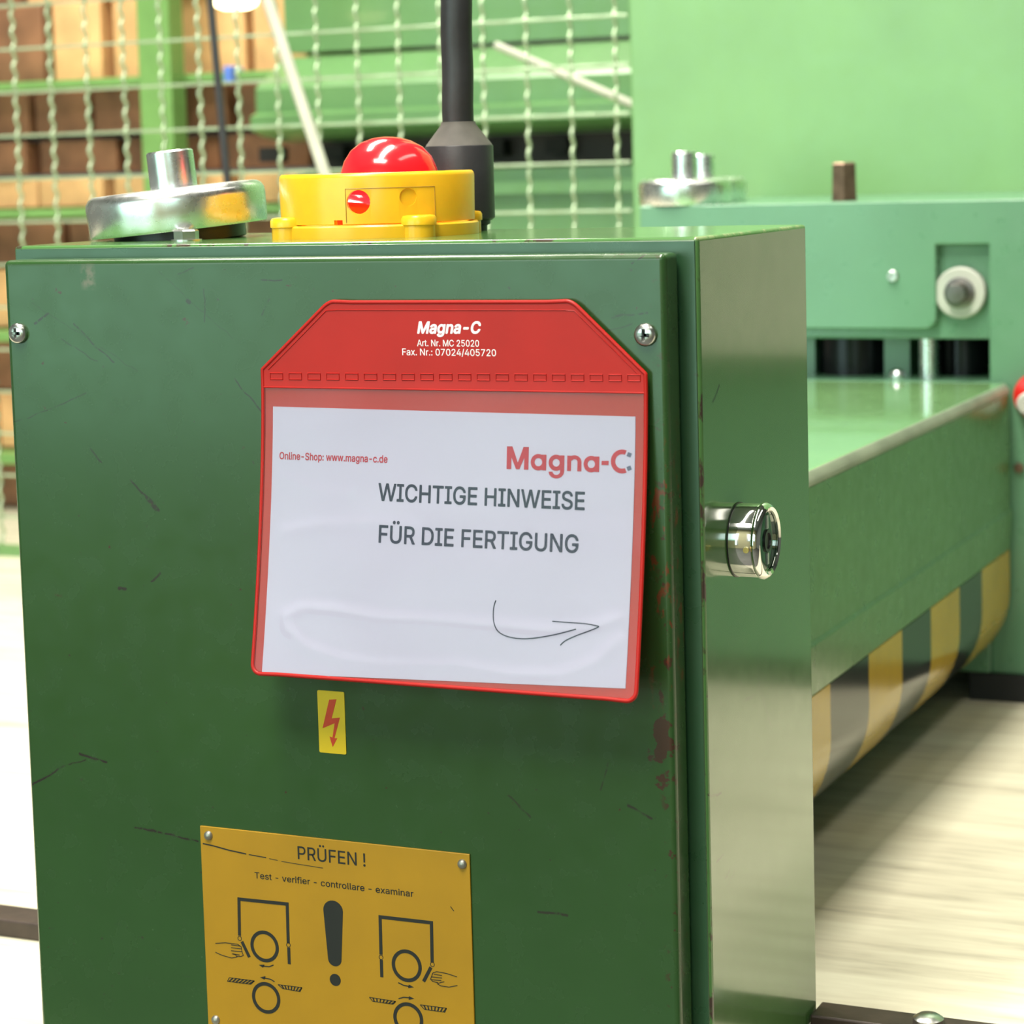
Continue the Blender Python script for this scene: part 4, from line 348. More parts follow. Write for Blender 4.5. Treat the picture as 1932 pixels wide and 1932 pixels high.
def letters(name, s, mat, parent, mapfn, bold=0.0, shear=0.0, label=None):
    """mapfn(u in 0..1 along the text, v in cap heights) -> point in mm"""
    cs = []
    for c in OUTLINES[s].split('|'):
        P = [tuple(int(q) / 500.0 for q in p.split(',')) for p in c.split()]
        a = sum(P[i][0] * P[(i + 1) % len(P)][1] - P[(i + 1) % len(P)][0] * P[i][1] for i in range(len(P))) / 2
        cs.append((a, P))
    def inside(p, P):
        r = False
        for i in range(len(P)):
            (x0, y0), (x1, y1) = P[i], P[i - 1]
            if (y0 > p[1]) != (y1 > p[1]) and p[0] < (x1 - x0) * (p[1] - y0) / (y1 - y0) + x0: r = not r
        return r
    sign = max(cs, key=lambda c: abs(c[0]))[0]
    tv, tf = [], []
    for a, P in cs:
        if a * sign <= 0: continue
        cu = bpy.data.curves.new('outline', 'CURVE'); cu.dimensions = '2D'; cu.fill_mode = 'FRONT'
        for H in [P] + [Q_ for b_, Q_ in cs if b_ * sign < 0 and inside(Q_[len(Q_) // 2], P) and inside(Q_[len(Q_) // 3], P)]:
            sp = cu.splines.new('POLY'); sp.points.add(len(H) - 1); sp.use_cyclic_u = True
            for q, p in zip(sp.points, H): q.co = (p[0] + p[1] * shear, p[1], 0, 1)
        t = bpy.data.objects.new('outline', cu); COL.objects.link(t)
        dg = bpy.context.evaluated_depsgraph_get(); dg.update()
        m1 = bpy.data.meshes.new_from_object(t.evaluated_get(dg), depsgraph=dg)
        bpy.data.objects.remove(t)
        o_ = len(tv); tv += [v.co.copy() for v in m1.vertices]; tf += [tuple(i + o_ for i in p.vertices) for p in m1.polygons]
        bpy.data.meshes.remove(m1)
    if bold:      # heavier strokes: a thin band laid along every outline
        # (each band a few thousandths of a millimetre deeper than the one before, so that none coincide)
        lay = [0]
        def put(ps):
            lay[0] = lay[0] % 12 + 1
            o_ = len(tv)
            for p in ps: tv.append(Vector((p[0] + p[1] * shear, p[1], lay[0] * 0.004)))
            tf.append(tuple(range(o_, o_ + len(ps))))
        for a, P in cs:
            for i in range(len(P)):
                A, B_ = Vector(P[i]), Vector(P[(i + 1) % len(P)])
                if (B_ - A).length < 1e-6: continue
                e = (B_ - A).normalized() * bold; nn = Vector((-e.y, e.x))
                put([A + nn, A - nn, B_ - nn, B_ + nn])
                put([A + Vector((math.cos(k * PI / 3), math.sin(k * PI / 3))) * bold for k in range(6)])
    me = bpy.data.meshes.new(name); me.from_pydata(tv, [], tf)
    xs = [v.co.x for v in me.vertices]; x0, x1 = min(xs), max(xs)
    CAP = 0.508
    org = ORG[parent]
    for v in me.vertices:
        v.co = (Vector(mapfn((v.co.x - x0) / (x1 - x0), v.co.y / CAP)) + Vector((0, v.co.z, 0)) - org) / 1000
    me.materials.clear(); me.name = name
    o = link_mesh(name, me, mat, parent, org)
    if label: o['label'] = label
    return o

def strokes(mb, pts, w, y, closed=False, d=0.25):
    """flat printed line in the xz plane at depth y (front), pts (x,z)"""
    n = len(pts); P = [Vector((p[0], p[1])) for p in pts]
    L_, R_ = [], []
    for i in range(n):
        a = P[i - 1] if (i > 0 or closed) else P[i]
        b = P[(i + 1) % n] if (i < n - 1 or closed) else P[i]
        t1 = (P[i] - a).normalized() if (P[i] - a).length > 1e-6 else (b - P[i]).normalized()
        t2 = (b - P[i]).normalized() if (b - P[i]).length > 1e-6 else t1
        t = (t1 + t2).normalized() if (t1 + t2).length > 1e-3 else t1
        nn = Vector((-t.y, t.x)); c = max(0.5, nn.dot(Vector((-t1.y, t1.x))))
        L_.append(P[i] + nn * w / 2 / c); R_.append(P[i] - nn * w / 2 / c)
    m = n if closed else n - 1
    for i in range(m):
        j = (i + 1) % n
        q = [L_[i], L_[j], R_[j], R_[i]]
        mb.prism([(a.x, a.y) for a in q], 'y', y, y + d)
    return mb

def ringpts(cx, cz, r, n=40, a0=0, a1=2 * PI):
    return [(cx + r * math.cos(a0 + (a1 - a0) * i / n), cz + r * math.sin(a0 + (a1 - a0) * i / n)) for i in range(n)]

# ------------------------------------------------------------------ hall (setting)
ZF = -ZOFF
m_conc = simple('hall_concrete', (0.09, 0.088, 0.08), 0.6, var=0.2, vscale=3, bump=0.2, bscale=60)
m_wall = simple('hall_wall_plaster', (0.20, 0.21, 0.20), 0.8, var=0.06, vscale=2, bump=0.1, bscale=40)
m_wallf = simple('front_wall_olive', (0.46, 0.45, 0.28), 0.8, var=0.06, vscale=2)
m_ceil = simple('hall_ceiling_paint', (0.28, 0.29, 0.28), 0.8, var=0.05, vscale=2)
struct('floor', MB().box(-4200, 4200, -3500, 4200, ZF - 100, ZF), m_conc)
struct('ceiling', MB().box(-4200, 4200, -3500, 4200, 2750, 2850), m_ceil)
struct('wall_back', MB().box(-4200, 4200, 4200, 4300, ZF, 2750), m_wall)
struct('wall_left', MB().box(-4300, -4200, -3500, 4200, ZF, 2750), m_wall)
struct('wall_right', MB().box(4200, 4300, -3500, 4200, ZF, 2750), m_wall)
wf = struct('wall_front', MB().box(-4200, 4200, -3600, -3500, ZF, 2750), m_wallf)
m_lower_glow, nt, b = new_mat('window_daylight'); setin(b, base=(0.5, 0.6, 0.7), emis=(0.44, 1.0, 0.66), estr=2.3, rough=0.3)  # greenish glow, tinted for the reflection on the door
m_upper_glow, nt, b = new_mat('window_daylight_clear'); setin(b, base=(0.5, 0.6, 0.7), emis=(0.72, 0.95, 0.90), estr=3.0, rough=0.3)
m_alu = simple('window_aluminium', (0.55, 0.56, 0.57), 0.4, 0.8)
for wi, wx in enumerate((-2900, -1150, 1200)):  # unseen windows, added to be reflected in the cabinet front
    w = struct('window_%d' % (wi + 1), MB().box(wx - 850, wx + 850, -3502, -3470, -650 if wi < 2 else 150, 1700).box(wx - 760, wx + 760, -3470, -3462, -570 if wi < 2 else 230, 1620), m_alu)
    for k in range(3):
        x0 = wx - 740 + k * 500
        build('pane', MB().box(x0, x0 + 480, -3462, -3452, -550 if wi < 2 else 250, 380), m_lower_glow, w, label='frosted lower pane')
        build('pane', MB().box(x0, x0 + 480, -3462, -3452, 420, 1600), m_upper_glow, w, label='clear upper pane')

# hall lamps under the ceiling
m_tube, nt, b = new_mat('lamp_tube'); setin(b, base=(1, 1, 1), emis=(1.0, 0.95, 0.84), estr=3.0)
m_lampbody = simple('lamp_housing', (0.7, 0.7, 0.7), 0.4, 0.2)
lamp_where = ['above the cabinet', 'above the wire fence', 'above the column of the machine', 'behind the photographer']
for i, (x, y, z, sx, sy, p) in enumerate(LAMPS):
    L = thing('hall_lamp', (x, y, z), 'long hall lamp hanging ' + lamp_where[i], 'lamp', 'hall lamps under the ceiling')
    build('housing', MB().box(x - sx * 500, x + sx * 500, y - sy * 500, y + sy * 500, z, z + 50), m_lampbody, L)
    for k in (-1, 1):
        build('suspension_rod', MB().lathe([(6, 0), (6, 2750 - z - 50)], (x + k * sx * 400, y, z + 50), n=8), m_lampbody, L)

# ------------------------------------------------------------------ cream deck and its dark bars
ZD = -492.0
YC = 1067.0
def deck_mat():
    m, nt, b = new_mat('cream_deck'); t = NT(nt); oc = t.obj()
    st = t.noise(t.mapping(oc, (3.5, 30, 1)), 1.5, 5, 0.6)
    st2 = t.noise(t.mapping(oc, (10, 90, 1), rot=(0, 0, 0.05)), 1.2, 4, 0.6)
    bl = t.noise(oc, 5, 4)
    f = t.math('ADD', t.math('MULTIPLY', st, 0.55), t.math('ADD', t.math('MULTIPLY', st2, 0.25), t.math('MULTIPLY', bl, 0.2)))
    t.link(t.ramp(f, [(0.36, (0.36, 0.33, 0.25)), (0.47, (0.54, 0.50, 0.38)), (0.60, (0.64, 0.61, 0.47))]), b.inputs['Base Color'])
    setin(b, rough=0.5)
    t.link(t.bump(st2, 0.1, 0.001), b.inputs['Normal'])
    return m
m_deck = deck_mat()
struct('platform', MB().box(-2900, 2300, -25, 2600, ZD - 20, ZD), m_deck)
m_leg = simple('platform_steel', (0.05, 0.05, 0.05), 0.5, 0.5)
mb = MB()
for x in (-2700, -1300, 0, 1300, 2200):
    for y in (80, 1300, 2500): mb.box(x - 40, x + 40, y - 40, y + 40, ZF, ZD - 20)
struct('trim_1', mb, m_leg)
m_bar = simple('brown_black_bar', (0.045, 0.03, 0.024), 0.42, 0.2, var=0.35, vscale=40, bump=0.3, bscale=150)
bar = thing('edge_bar', (700, 200, ZD), 'dark brown steel bar on the cream platform at lower right corner', 'bar')
build('bar', MB().box(1, 2200, 190, 215, ZD, -480), m_bar, bar, bevel=1.2)
m_zinc = simple('zinc_screw', (0.62, 0.62, 0.60), 0.28, 1.0, var=0.1, vscale=200)
q = at(1755, 1925, 'z', -480)
build('bolt', MB().lathe([(9, 0), (9, 3), (6, 5), (0.5, 5.4)], (q.x, 202, -480), n=24), m_zinc, bar, smooth=40)
bar2 = build('edge_bar', MB().box(-2200, -420, 174, 203, ZD, -480), m_bar, None, bevel=1.2)
tag(bar2, 'dark steel bar on the cream platform left of the cabinet', 'bar')

# ------------------------------------------------------------------ control cabinet
ZT = -15.0
ZB = -489.0
def px2(p, y): q = at(p[0], p[1], 'y', y); return q.x, q.z
def scr(lst, y, ox, oz):
    out = []
    for (a, b_, c, d_, w, s) in lst:
        x0, z0 = px2((a, b_), y); x1, z1 = px2((c, d_), y)
        out.append((x0 - ox, z0 - oz, x1 - ox, z1 - oz, w, s))
    return out
cab = thing('control_cabinet', (-209, 115, ZB), 'green painted steel control cabinet with worn edges, in the foreground', 'cabinet')
O = ORG[cab]
DS = scr([(138, 610, 214, 684, .5, .5), (115, 641, 183, 681, .4, .35), (385, 542, 386, 607, .45, .4), (488, 527, 531, 528, .5, .5), (338, 517, 366, 506, .4, .4),
          (509, 563, 494, 594, .4, .4), (441, 715, 500, 782, .5, .5), (246, 905, 276, 940, .6, .8), (276, 940, 297, 962, 1.2, .9), (170, 848, 192, 872, .5, .7),
          (60, 1480, 110, 1452, .6, .7), (110, 1452, 160, 1432, .5, .4), (150, 1422, 200, 1438, .7, .8), (255, 1560, 372, 1587, .7, .6), (286, 1096, 304, 1084, .6, .8),
          (226, 1110, 236, 1113, .9, .9), (1013, 1720, 1068, 1727, .8, .6), (960, 1500, 1000, 1542, .6, .35), (1147, 1440, 1132, 1490, .5, .35), (20, 800, 165, 742, .4, .35),
          (1154, 598, 1222, 589, .5, .4), (1090, 640, 1190, 612, .4, .3), (1190, 495, 1215, 470 + 10, .4, .5), (1185, 1520, 1230, 1545, .7, .5),
          (66, 610, 90, 590, .8, .9), (355, 565, 358, 567, 1.2, .9), (300, 512, 440, 640, .3, .2), (60, 570, 260, 700, .3, .2)], 0, O.x, O.z)
def door_extra(t, oc, colr):
    sx = t.n('ShaderNodeSeparateXYZ'); t.link(oc, sx.inputs[0])
    X, Z = sx.outputs[0], sx.outputs[2]
    def band(v, c, w, soft):      # 1 inside c-w..c+w
        d = t.math('ABSOLUTE', t.math('SUBTRACT', v, c))
        return t.range(d, w + soft, w)
    xe = (-13 - O.x) / 1000
    zc = (-270 - O.z) / 1000
    # bare brown chips down the right edge of the door
    chip = t.range(t.noise(oc, 170, 4, 0.65), 0.60, 0.63)
    low = t.range(Z, (-150 - O.z) / 1000, (-60 - O.z) / 1000, 1.0, 0.35)
    m1 = t.math('MULTIPLY', t.math('MULTIPLY', chip, band(X, xe, 0.001, 0.005)), low)
    big = t.math('MULTIPLY', band(X, (-17 - O.x) / 1000, 0.0, 0.009), band(Z, (-270 - O.z) / 1000, 0.0, 0.034))
    m2 = t.range(t.math('ADD', t.math('MULTIPLY', big, 0.5), t.noise(oc, 110, 4, 0.6)), 0.72, 0.74)
    colr = t.mix(t.math('MAXIMUM', m1, m2), colr, (0.050, 0.022, 0.014))
    # red smears rubbed off the pouch
    red = t.math('MULTIPLY', t.range(t.noise(t.mapping(oc, (1, 1, .45)), 190, 3, 0.6), 0.58, 0.63), 0.6)
    m3 = t.math('MULTIPLY', t.math('MULTIPLY', red, band(X, (-15 - O.x) / 1000, 0.005, 0.004)), band(Z, (-185 - O.z) / 1000, 0.045, 0.035))
    colr = t.mix(m3, colr, (0.17, 0.015, 0.01))
    # faded grey brown patch near the upper left
    q = px2((166, 522), 0)
    m4 = t.math('MULTIPLY', band(X, (q[0] - O.x) / 1000, 0.0025, 0.003), band(Z, (q[1] - O.z) / 1000, 0.004, 0.004))
    m4 = t.math('MULTIPLY', m4, t.range(t.noise(oc, 200, 3), 0.4, 0.55))
    colr = t.mix(t.math('MULTIPLY', m4, 0.7), colr, (0.16, 0.13, 0.09))
    return colr
m_door = paint('door_enamel', base=(0.023, 0.068, 0.017), plane='xz', scratches=DS, extra=door_extra, speck=0.8, rough=0.24, ior=1.5, coat=0.25, coatr=0.14)
def side_px(lst):
    out = []
    for (a, b_, c, d_, w, s) in lst:
        p = at(a, b_, 'x', 0); q_ = at(c, d_, 'x', 0)
        out.append((p.y - O.y, p.z - O.z, q_.y - O.y, q_.z - O.z, w, s))
    return out
SS = side_px([(1345, 757, 1357, 728, 1.0, .8), (1429, 1215, 1432, 1290, .6, .3), (1432, 1290, 1455, 1372, .7, .35), (1400, 1325, 1425, 1310, .7, .3), (1338, 1500, 1361, 1497, .8, .6),
              (1352, 1625, 1365, 1612, .9, .5), (1368, 1660, 1378, 1635, .7, .4), (1374, 1670, 1388, 1640, .7, .3), (1350, 1570, 1354, 1500, .5, .3)])
def side_extra(t, oc, colr):
    sx = t.n('ShaderNodeSeparateXYZ'); t.link(oc, sx.inputs[0])
    Y, Z = sx.outputs[1], sx.outputs[2]
    # bare metal and primer rubbed through along the front arrises only
    def near(v, c, w): return t.range(t.math('ABSOLUTE', t.math('SUBTRACT', v, c / 1000)), w / 1000, 0.0)
    ar = t.math('MULTIPLY', near(Y, 22 - O.y, 3.0), t.math('MAXIMUM', near(sx.outputs[0], 0 - O.x, 2.5), t.math('MULTIPLY', near(Z, ZT - O.z, 2.5), 0.8)))
    f = t.math('MULTIPLY', t.range(ar, 0.05, 0.4), t.range(t.noise(t.mapping(oc, (1, 1, .5)), 45, 5, .65), 0.56, 0.60))
    colr = t.mix(f, colr, (0.05, 0.032, 0.024))
    top = t.math('MULTIPLY', near(Z, ZT - O.z, 2.2), t.range(t.noise(oc, 90, 4, .6), 0.42, 0.55))
    top = t.math('MULTIPLY', top, t.math('MAXIMUM', near(sx.outputs[0], 0 - O.x, 3.5), near(Y, 208 - O.y, 3.0)))
    colr = t.mix(t.math('MULTIPLY', top, .8), colr, (0.42, 0.36, 0.22))
    return colr
m_body = paint('cabinet_enamel', base=(0.066, 0.165, 0.046), plane='yz', scratches=SS, extra=side_extra, speck=0.5, rough=0.16, ior=1.5, coat=0.5, coatr=.09)
# body: closed box; an added plate shades its front strip round the door
build('body', MB().box(-418.5, 0, 22, 208, ZB + 1, ZT), m_body, cab, bevel=2.2, seg=4)
m_gap_shade = paint('frame_enamel', base=(0.022, 0.072, 0.030), rough=0.3, speck=0.5, coat=0.2, coatr=.15)  # darker green puts the gap shade into the front strip
build('front_frame', MB().box(-416.8, -1.7, 21.3, 22.4, ZB + 2, ZT - 1.7), m_gap_shade, cab, bevel=.4)
m_gasket = simple('rubber_gasket', (0.02, 0.025, 0.02), 0.7)
mb = MB(); g0, g1, gt, gb = -403, -17, -30, -476
for bx in ((g0, g1, gt - 6, gt), (g0, g1, gb, gb + 6), (g0, g0 + 6, gb, gt), (g1 - 6, g1, gb, gt)):
    mb.box(bx[0], bx[1], 19.5, 21.3, bx[2], bx[3])
build('gasket', mb, m_gasket, cab)
door = build('door', MB().box(-410.3, -9.8, 0, 19.5, -485, -22.3), m_door, cab, bevel=3.2, seg=5)

# lock in the right side
m_chrome, nt, b = new_mat('polished_chrome'); setin(b, base=(0.78, 0.78, 0.76), metal=1.0, rough=0.06)
m_black = simple('black_plastic', (0.012, 0.012, 0.013), 0.35)
m_brass = simple('brass', (0.75, 0.5, 0.18), 0.3, 1.0)
lc = at(1393, 1018, 'x', 0)
ly, lz, lr = lc.y, lc.z, 19.6
lk = build('lock', MB().lathe([(lr, 0), (lr, 12.5), (lr - .2, 12.9)], (0, ly, lz), (1, 0, 0), 72), m_chrome, cab, smooth=35, label='chromed round lock barrel')
build('seal_ring', MB().lathe([(lr, 0), (lr + .45, 0.1), (lr + .45, .7), (lr, .8)], (0, ly, lz), (1, 0, 0), 72), m_black, lk)  # added black ring draws the dark contact line of the barrel
build('lock_rim', MB().lathe([(lr - 1.6, 12.9), (lr + .0, 13.0), (lr + .9, 14.0), (lr + .9, 15.2), (lr - .4, 17.2), (lr - 1.6, 18.0), (lr - 3.2, 17.2), (lr - 3.4, 15.2), (2, 15.0)], (0, ly, lz), (1, 0, 0), 72, caps=False), m_chrome, lk, smooth=50)
m_lockface = simple('dark_green_lock_face', (0.015, 0.07, 0.035), 0.12, 0.3)  # green reflection painted into the lock face colour
build('lock_face', MB().lathe([(lr - 3.8, 14.9), (lr - 3.8, 15.7), (lr - 4.4, 16.0), (7.2, 15.8), (0.1, 15.6)], (0, ly, lz), (1, 0, 0), 56), m_lockface, lk, smooth=30)
build('key_socket', MB().lathe([(6, 15.6), (6, 16.8), (4.4, 16.8), (4.2, 15.9)], (0, ly, lz), (1, 0, 0), 32), m_black, lk, smooth=30)
mb = MB()
mb.box(15.8, 16.6, ly - 1.2, ly + 1.2, lz + 6.5, lz + 13.5).box(15.8, 16.6, ly - 1.2, ly + 1.2, lz - 12.5, lz - 6.5)
build('position_mark', mb, m_alu, lk)
build('notch_pin', MB().lathe([(1.6, 0), (1.6, 1.6)], (11.0, ly - lr * .98, lz - 2), (0, -1, 0), 16), m_brass, lk)

# door screws (pan heads with a cross recess)
def cross_screw(px, py, r, name='screw', y=0, h=4.0):
    q = at(px, py, 'y', y - h * .5)
    mb = MB().lathe([(r * .98, 0), (r, h * .35), (r * .93, h * .62), (r * .75, h * .85), (r * .45, h * .97), (0.05, h)], (q.x, y, q.z), (0, -1, 0), 40)
    o = build(name, mb, m_zinc, door, org=(q.x, y, q.z), smooth=50, label='bright zinc cross-head screw')
    a = random.uniform(-.1, .25); w = r * .17; l = r * .62
    cs = []
    for k in range(2):
        th = a + k * PI / 2
        e = Vector((math.cos(th), 0, math.sin(th))); f = Vector((-math.sin(th), 0, math.cos(th)))
        P0 = Vector((q.x, 0, q.z)); mbc = MB(); vs = []
        for yy, ll, ww in ((y - h - 1, l * 1.1, w * 1.15), (y - h * .35, l * .45, w * .5)):
            for s1, s2 in ((-1, -1), (1, -1), (1, 1), (-1, 1)):
                vs.append(P0 + e * s1 * ll + f * s2 * ww + Vector((0, yy, 0)))
        mbc.add(vs, [(0, 1, 2, 3), (7, 6, 5, 4), (0, 4, 5, 1), (1, 5, 6, 2), (2, 6, 7, 3), (3, 7, 4, 0)])
        cs.append(mbc)
    bool_cut(o, cs)
    m2 = MB()
    for k in range(2):
        th = a + k * PI / 2; e = Vector((math.cos(th), 0, math.sin(th))); f = Vector((-math.sin(th), 0, math.cos(th)))
        P0 = Vector((q.x, y - h * .38, q.z)); v = [P0 + e * s1 * l * .8 + f * s2 * w * .8 + Vector((0, yy, 0)) for yy in (0, .6) for s1, s2 in ((-1, -1), (1, -1), (1, 1), (-1, 1))]
        m2.add(v, [(0, 1, 2, 3), (7, 6, 5, 4), (0, 4, 5, 1), (1, 5, 6, 2), (2, 6, 7, 3), (3, 7, 4, 0)])
    build('cross_recess', m2, m_black, o)
    return o
cross_screw(32, 629, 5.9)
cross_screw(1216, 632, 5.9)

# ------------------------------------------------------------------ lightning sticker on the door
m_yel = simple('warning_yellow', (0.74, 0.50, 0.006), 0.4, var=0.05)
m_redprint = simple('red_print', (0.62, 0.05, 0.012), 0.35, var=0.08, vscale=200)
x0, z1 = px2((598, 1302), -.6); x1, z0 = px2((653, 1424), -.6)
rz = lambda x0, x1, z0, z1, r: [(x1 - r + r * math.cos(a), z1 - r + r * math.sin(a)) for a in (0, PI / 4, PI / 2)] + [(x0 + r + r * math.cos(a), z1 - r + r * math.sin(a)) for a in (PI / 2, PI * .75, PI)] + \
    [(x0 + r + r * math.cos(a), z0 + r + r * math.sin(a)) for a in (PI, PI * 1.25, PI * 1.5)] + [(x1 - r + r * math.cos(a), z0 + r + r * math.sin(a)) for a in (PI * 1.5, PI * 1.75, PI * 2)]
stk = build('lightning_sticker', MB().prism(rz(x0, x1, z0, z1, .8), 'y', -.4, 0), m_yel, None, org=((x0 + x1) / 2, 0, z0))
tag(stk, 'small yellow high voltage sticker with red lightning bolt, below the red pouch', 'sticker')
def c4(x, y): return px2((450 + x / 2.415, 900 + y / 2.415), -.5)
bolt = [c4(*p) for p in ((413, 1015), (446, 1013), (424, 1100), (462, 1096), (437, 1190), (450, 1190), (429, 1230), (415, 1182), (428, 1188), (438, 1122), (383, 1145))]
build('lightning_bolt', MB().prism(bolt, 'y', -.55, -.4), m_redprint, stk)

# ------------------------------------------------------------------ yellow warning plate
m_plate = simple('plate_orange_yellow', (0.385, 0.20, 0.004), 0.45, var=0.06, vscale=25, bump=0.05)
m_blackprint = simple('black_print', (0.012, 0.012, 0.010), 0.5)
YP = -1.2
X0, X1, Z1, Z0 = -294.2, -127.0, -340.6, -459.5
sg = thing('warning_plate', ((X0 + X1) / 2, 0, Z0), 'orange yellow metal plate reading PRÜFEN! with black roller pictograms, riveted to the door', 'sign')
pl = build('plate', MB().box(X0, X1, YP, 0, Z0, Z1), m_plate, sg, bevel=.3)
m_rivet = simple('grey_rivet', (0.35, 0.34, 0.30), 0.45, 0.9)
for (rx, rzz) in (px2((392, 1577), -2), px2((871, 1631), -2), px2((406, 1925), -2), (px2((871, 1631), -2)[0], px2((406, 1925), -2)[1])):
    build('rivet', MB().lathe([(2.7, 0), (2.5, .9), (1.7, 1.7), (.1, 2.0)], (rx, YP, rzz), (0, -1, 0), 24), m_rivet, sg, smooth=60)
def c5(x, y): return px2((360 + x / 3.45, 1530 + y / 3.45), YP - .1)
def C5(*pts): return [c5(*p) for p in pts]
YS = YP - .15
def flatmap(L, R, cap, y):
    L = Vector((L[0], y, L[1])); R = Vector((R[0], y, R[1])); d = R - L; up = Vector((0, 0, 1))
    return lambda u, v: L + d * u + up * (v * cap)
letters('lettering', 'PRÜFEN !', m_blackprint, sg, flatmap(c5(697, 312), c5(1138, 362), 7.2, YS), bold=0.006, label='black heading PRÜFEN!')
letters('lettering', 'Test - verifier - controllare - examinar', m_blackprint, sg, flatmap(c5(416, 437), c5(1450, 560), 3.5, YS), bold=0.008, label='black line of four translations')
mb = MB()   # exclamation mark
top = c5(926, 650); bot = c5(937, 965)
pts = []
rt, rb = (c5(990, 650)[0] - c5(863, 650)[0]) / 2, (c5(980, 965)[0] - c5(893, 965)[0]) / 2
for i in range(13): a = PI * i / 12; pts.append((top[0] + rt * math.cos(a), top[1] + rt * .95 * math.sin(a)))
for i in range(13): a = PI + PI * i / 12; pts.append((bot[0] + rb * math.cos(a), bot[1] + rb * .95 * math.sin(a)))
mb.prism(pts, 'y', YS, YP)
d0 = c5(940, 1100); mb.prism(ringpts(d0[0], d0[1], (c5(975, 1100)[0] - c5(904, 1100)[0]) / 2, 28), 'y', YS, YP)
build('exclamation_mark', mb, m_blackprint, sg)
def pict(elems, name='pictogram', label=None):
    mb = MB()
    for e in elems:
        k = e[0]
        if k == 's': strokes(mb, C5(*e[2]), e[1], YS, d=.15)
        elif k == 'r': c = c5(*e[1]); strokes(mb, ringpts(c[0], c[1], e[2], 48), e[3], YS, closed=True, d=.15)
        elif k == 'p': mb.prism(C5(*e[1]), 'y', YS, YP)
    build(name, mb, m_blackprint, sg, label=label)
def hatch(a, b, h, n):
    """sloping hatched board from a to b (crop px), height h"""
    out = [('s', .35, (a, b)), ('s', .35, ((a[0] + h[0], a[1] + h[1]), (b[0] + h[2], b[1] + h[3]))), ('s', .35, (b, (b[0] + h[2], b[1] + h[3]))), ('s', .35, (a, (a[0] + h[0], a[1] + h[1])))]
    for i in range(n):
        t = (i + .5) / n; u = (i + 1.0) / n
        p0 = (a[0] + h[0] + (b[0] + h[2] - a[0] - h[0]) * t, a[1] + h[1] + (b[1] + h[3] - a[1] - h[1]) * t)
        p1 = (a[0] + (b[0] - a[0]) * u, a[1] + (b[1] - a[1]) * u)
        out.append(('s', .75, (p0, p1)))
    return out
RR = 8.1
pict([('s', 1.9, ((317, 812), (313, 574), (627, 606), (634, 860))), ('s', 1.9, ((637, 890), (641, 997))), ('s', 1.9, ((332, 850), (381, 952))), ('r', (318, 830), 1.2, .35), ('r', (635, 873), 1.2, .35),
      ('r', (480, 882), RR, 2.0), ('s', .6, ((538, 1003), (510, 1014), (470, 1010))), ('p', ((443, 1002), (480, 1000), (470, 1020)))], label='black guard flap pictogram, left')
pict([('s', .4, ((160, 862), (225, 858), (305, 868), (328, 885), (335, 925), (342, 940), (325, 948), (300, 945))), ('s', .4, ((262, 872), (322, 880))), ('s', .4, ((262, 890), (330, 898))),
      ('s', .4, ((262, 910), (332, 916))), ('s', .4, ((275, 930), (318, 938))), ('s', .4, ((160, 920), (205, 940), (265, 957), (300, 950), (290, 935), (268, 930)))], 'hand_pictogram', 'black outline of a hand, left')
pict([('r', (490, 1217), RR, 2.0), ('s', .55, ((545, 1112), (520, 1096), (480, 1088))), ('p', ((450, 1083), (486, 1076), (480, 1098)))] + hatch((250, 1085), (413, 1106), (-12, 24, -22, 22), 7) + hatch((567, 1130), (723, 1150), (30, 26, -12, 26), 7), label='black roller pictogram, lower left')
pict([('s', 1.9, ((1238, 935), (1232, 690), (1566, 728), (1571, 985))), ('s', 1.9, ((1240, 970), (1243, 1082))), ('s', 1.9, ((1563, 1018), (1515, 1110))), ('r', (1238, 953), 1.2, .35), ('r', (1572, 999), 1.2, .35),
      ('r', (1405, 1008), RR, 2.0), ('s', .6, ((1350, 1118), (1385, 1135), (1420, 1142))), ('p', ((1452, 1148), (1418, 1130), (1415, 1153)))], label='black guard flap pictogram, right')
pict([('s', .4, ((1732, 1080), (1665, 1058), (1600, 1046), (1575, 1055), (1560, 1095), (1575, 1110), (1610, 1118))), ('s', .4, ((1580, 1062), (1635, 1072))), ('s', .4, ((1568, 1080), (1635, 1088))),
      ('s', .4, ((1565, 1098), (1630, 1104))), ('s', .4, ((1735, 1136), (1680, 1147), (1625, 1138), (1605, 1125), (1630, 1115), (1650, 1112)))], 'hand_pictogram', 'black outline of a hand, right')
pict([('r', (1415, 1352), RR, 2.0), ('s', .55, ((1352, 1222), (1385, 1213), (1420, 1216))), ('p', ((1454, 1222), (1420, 1206), (1418, 1229)))] + hatch((1162, 1213), (1333, 1240), (22, 26, -16, 18), 7) + hatch((1493, 1262), (1664, 1284), (28, 30, -10, 26), 7), label='black roller pictogram, lower right')
for e in (('s', .7, ((78, 212), (150, 228), (250, 256), (360, 280))), ('s', .5, ((378, 284), (490, 304))), ('s', .3, ((510, 310), (565, 322))), ('s', .3, ((590, 328), (690, 345), (860, 372))), ('s', .4, ((1690, 622), (1712, 652)))):
    pict([e], 'scratch_mark')

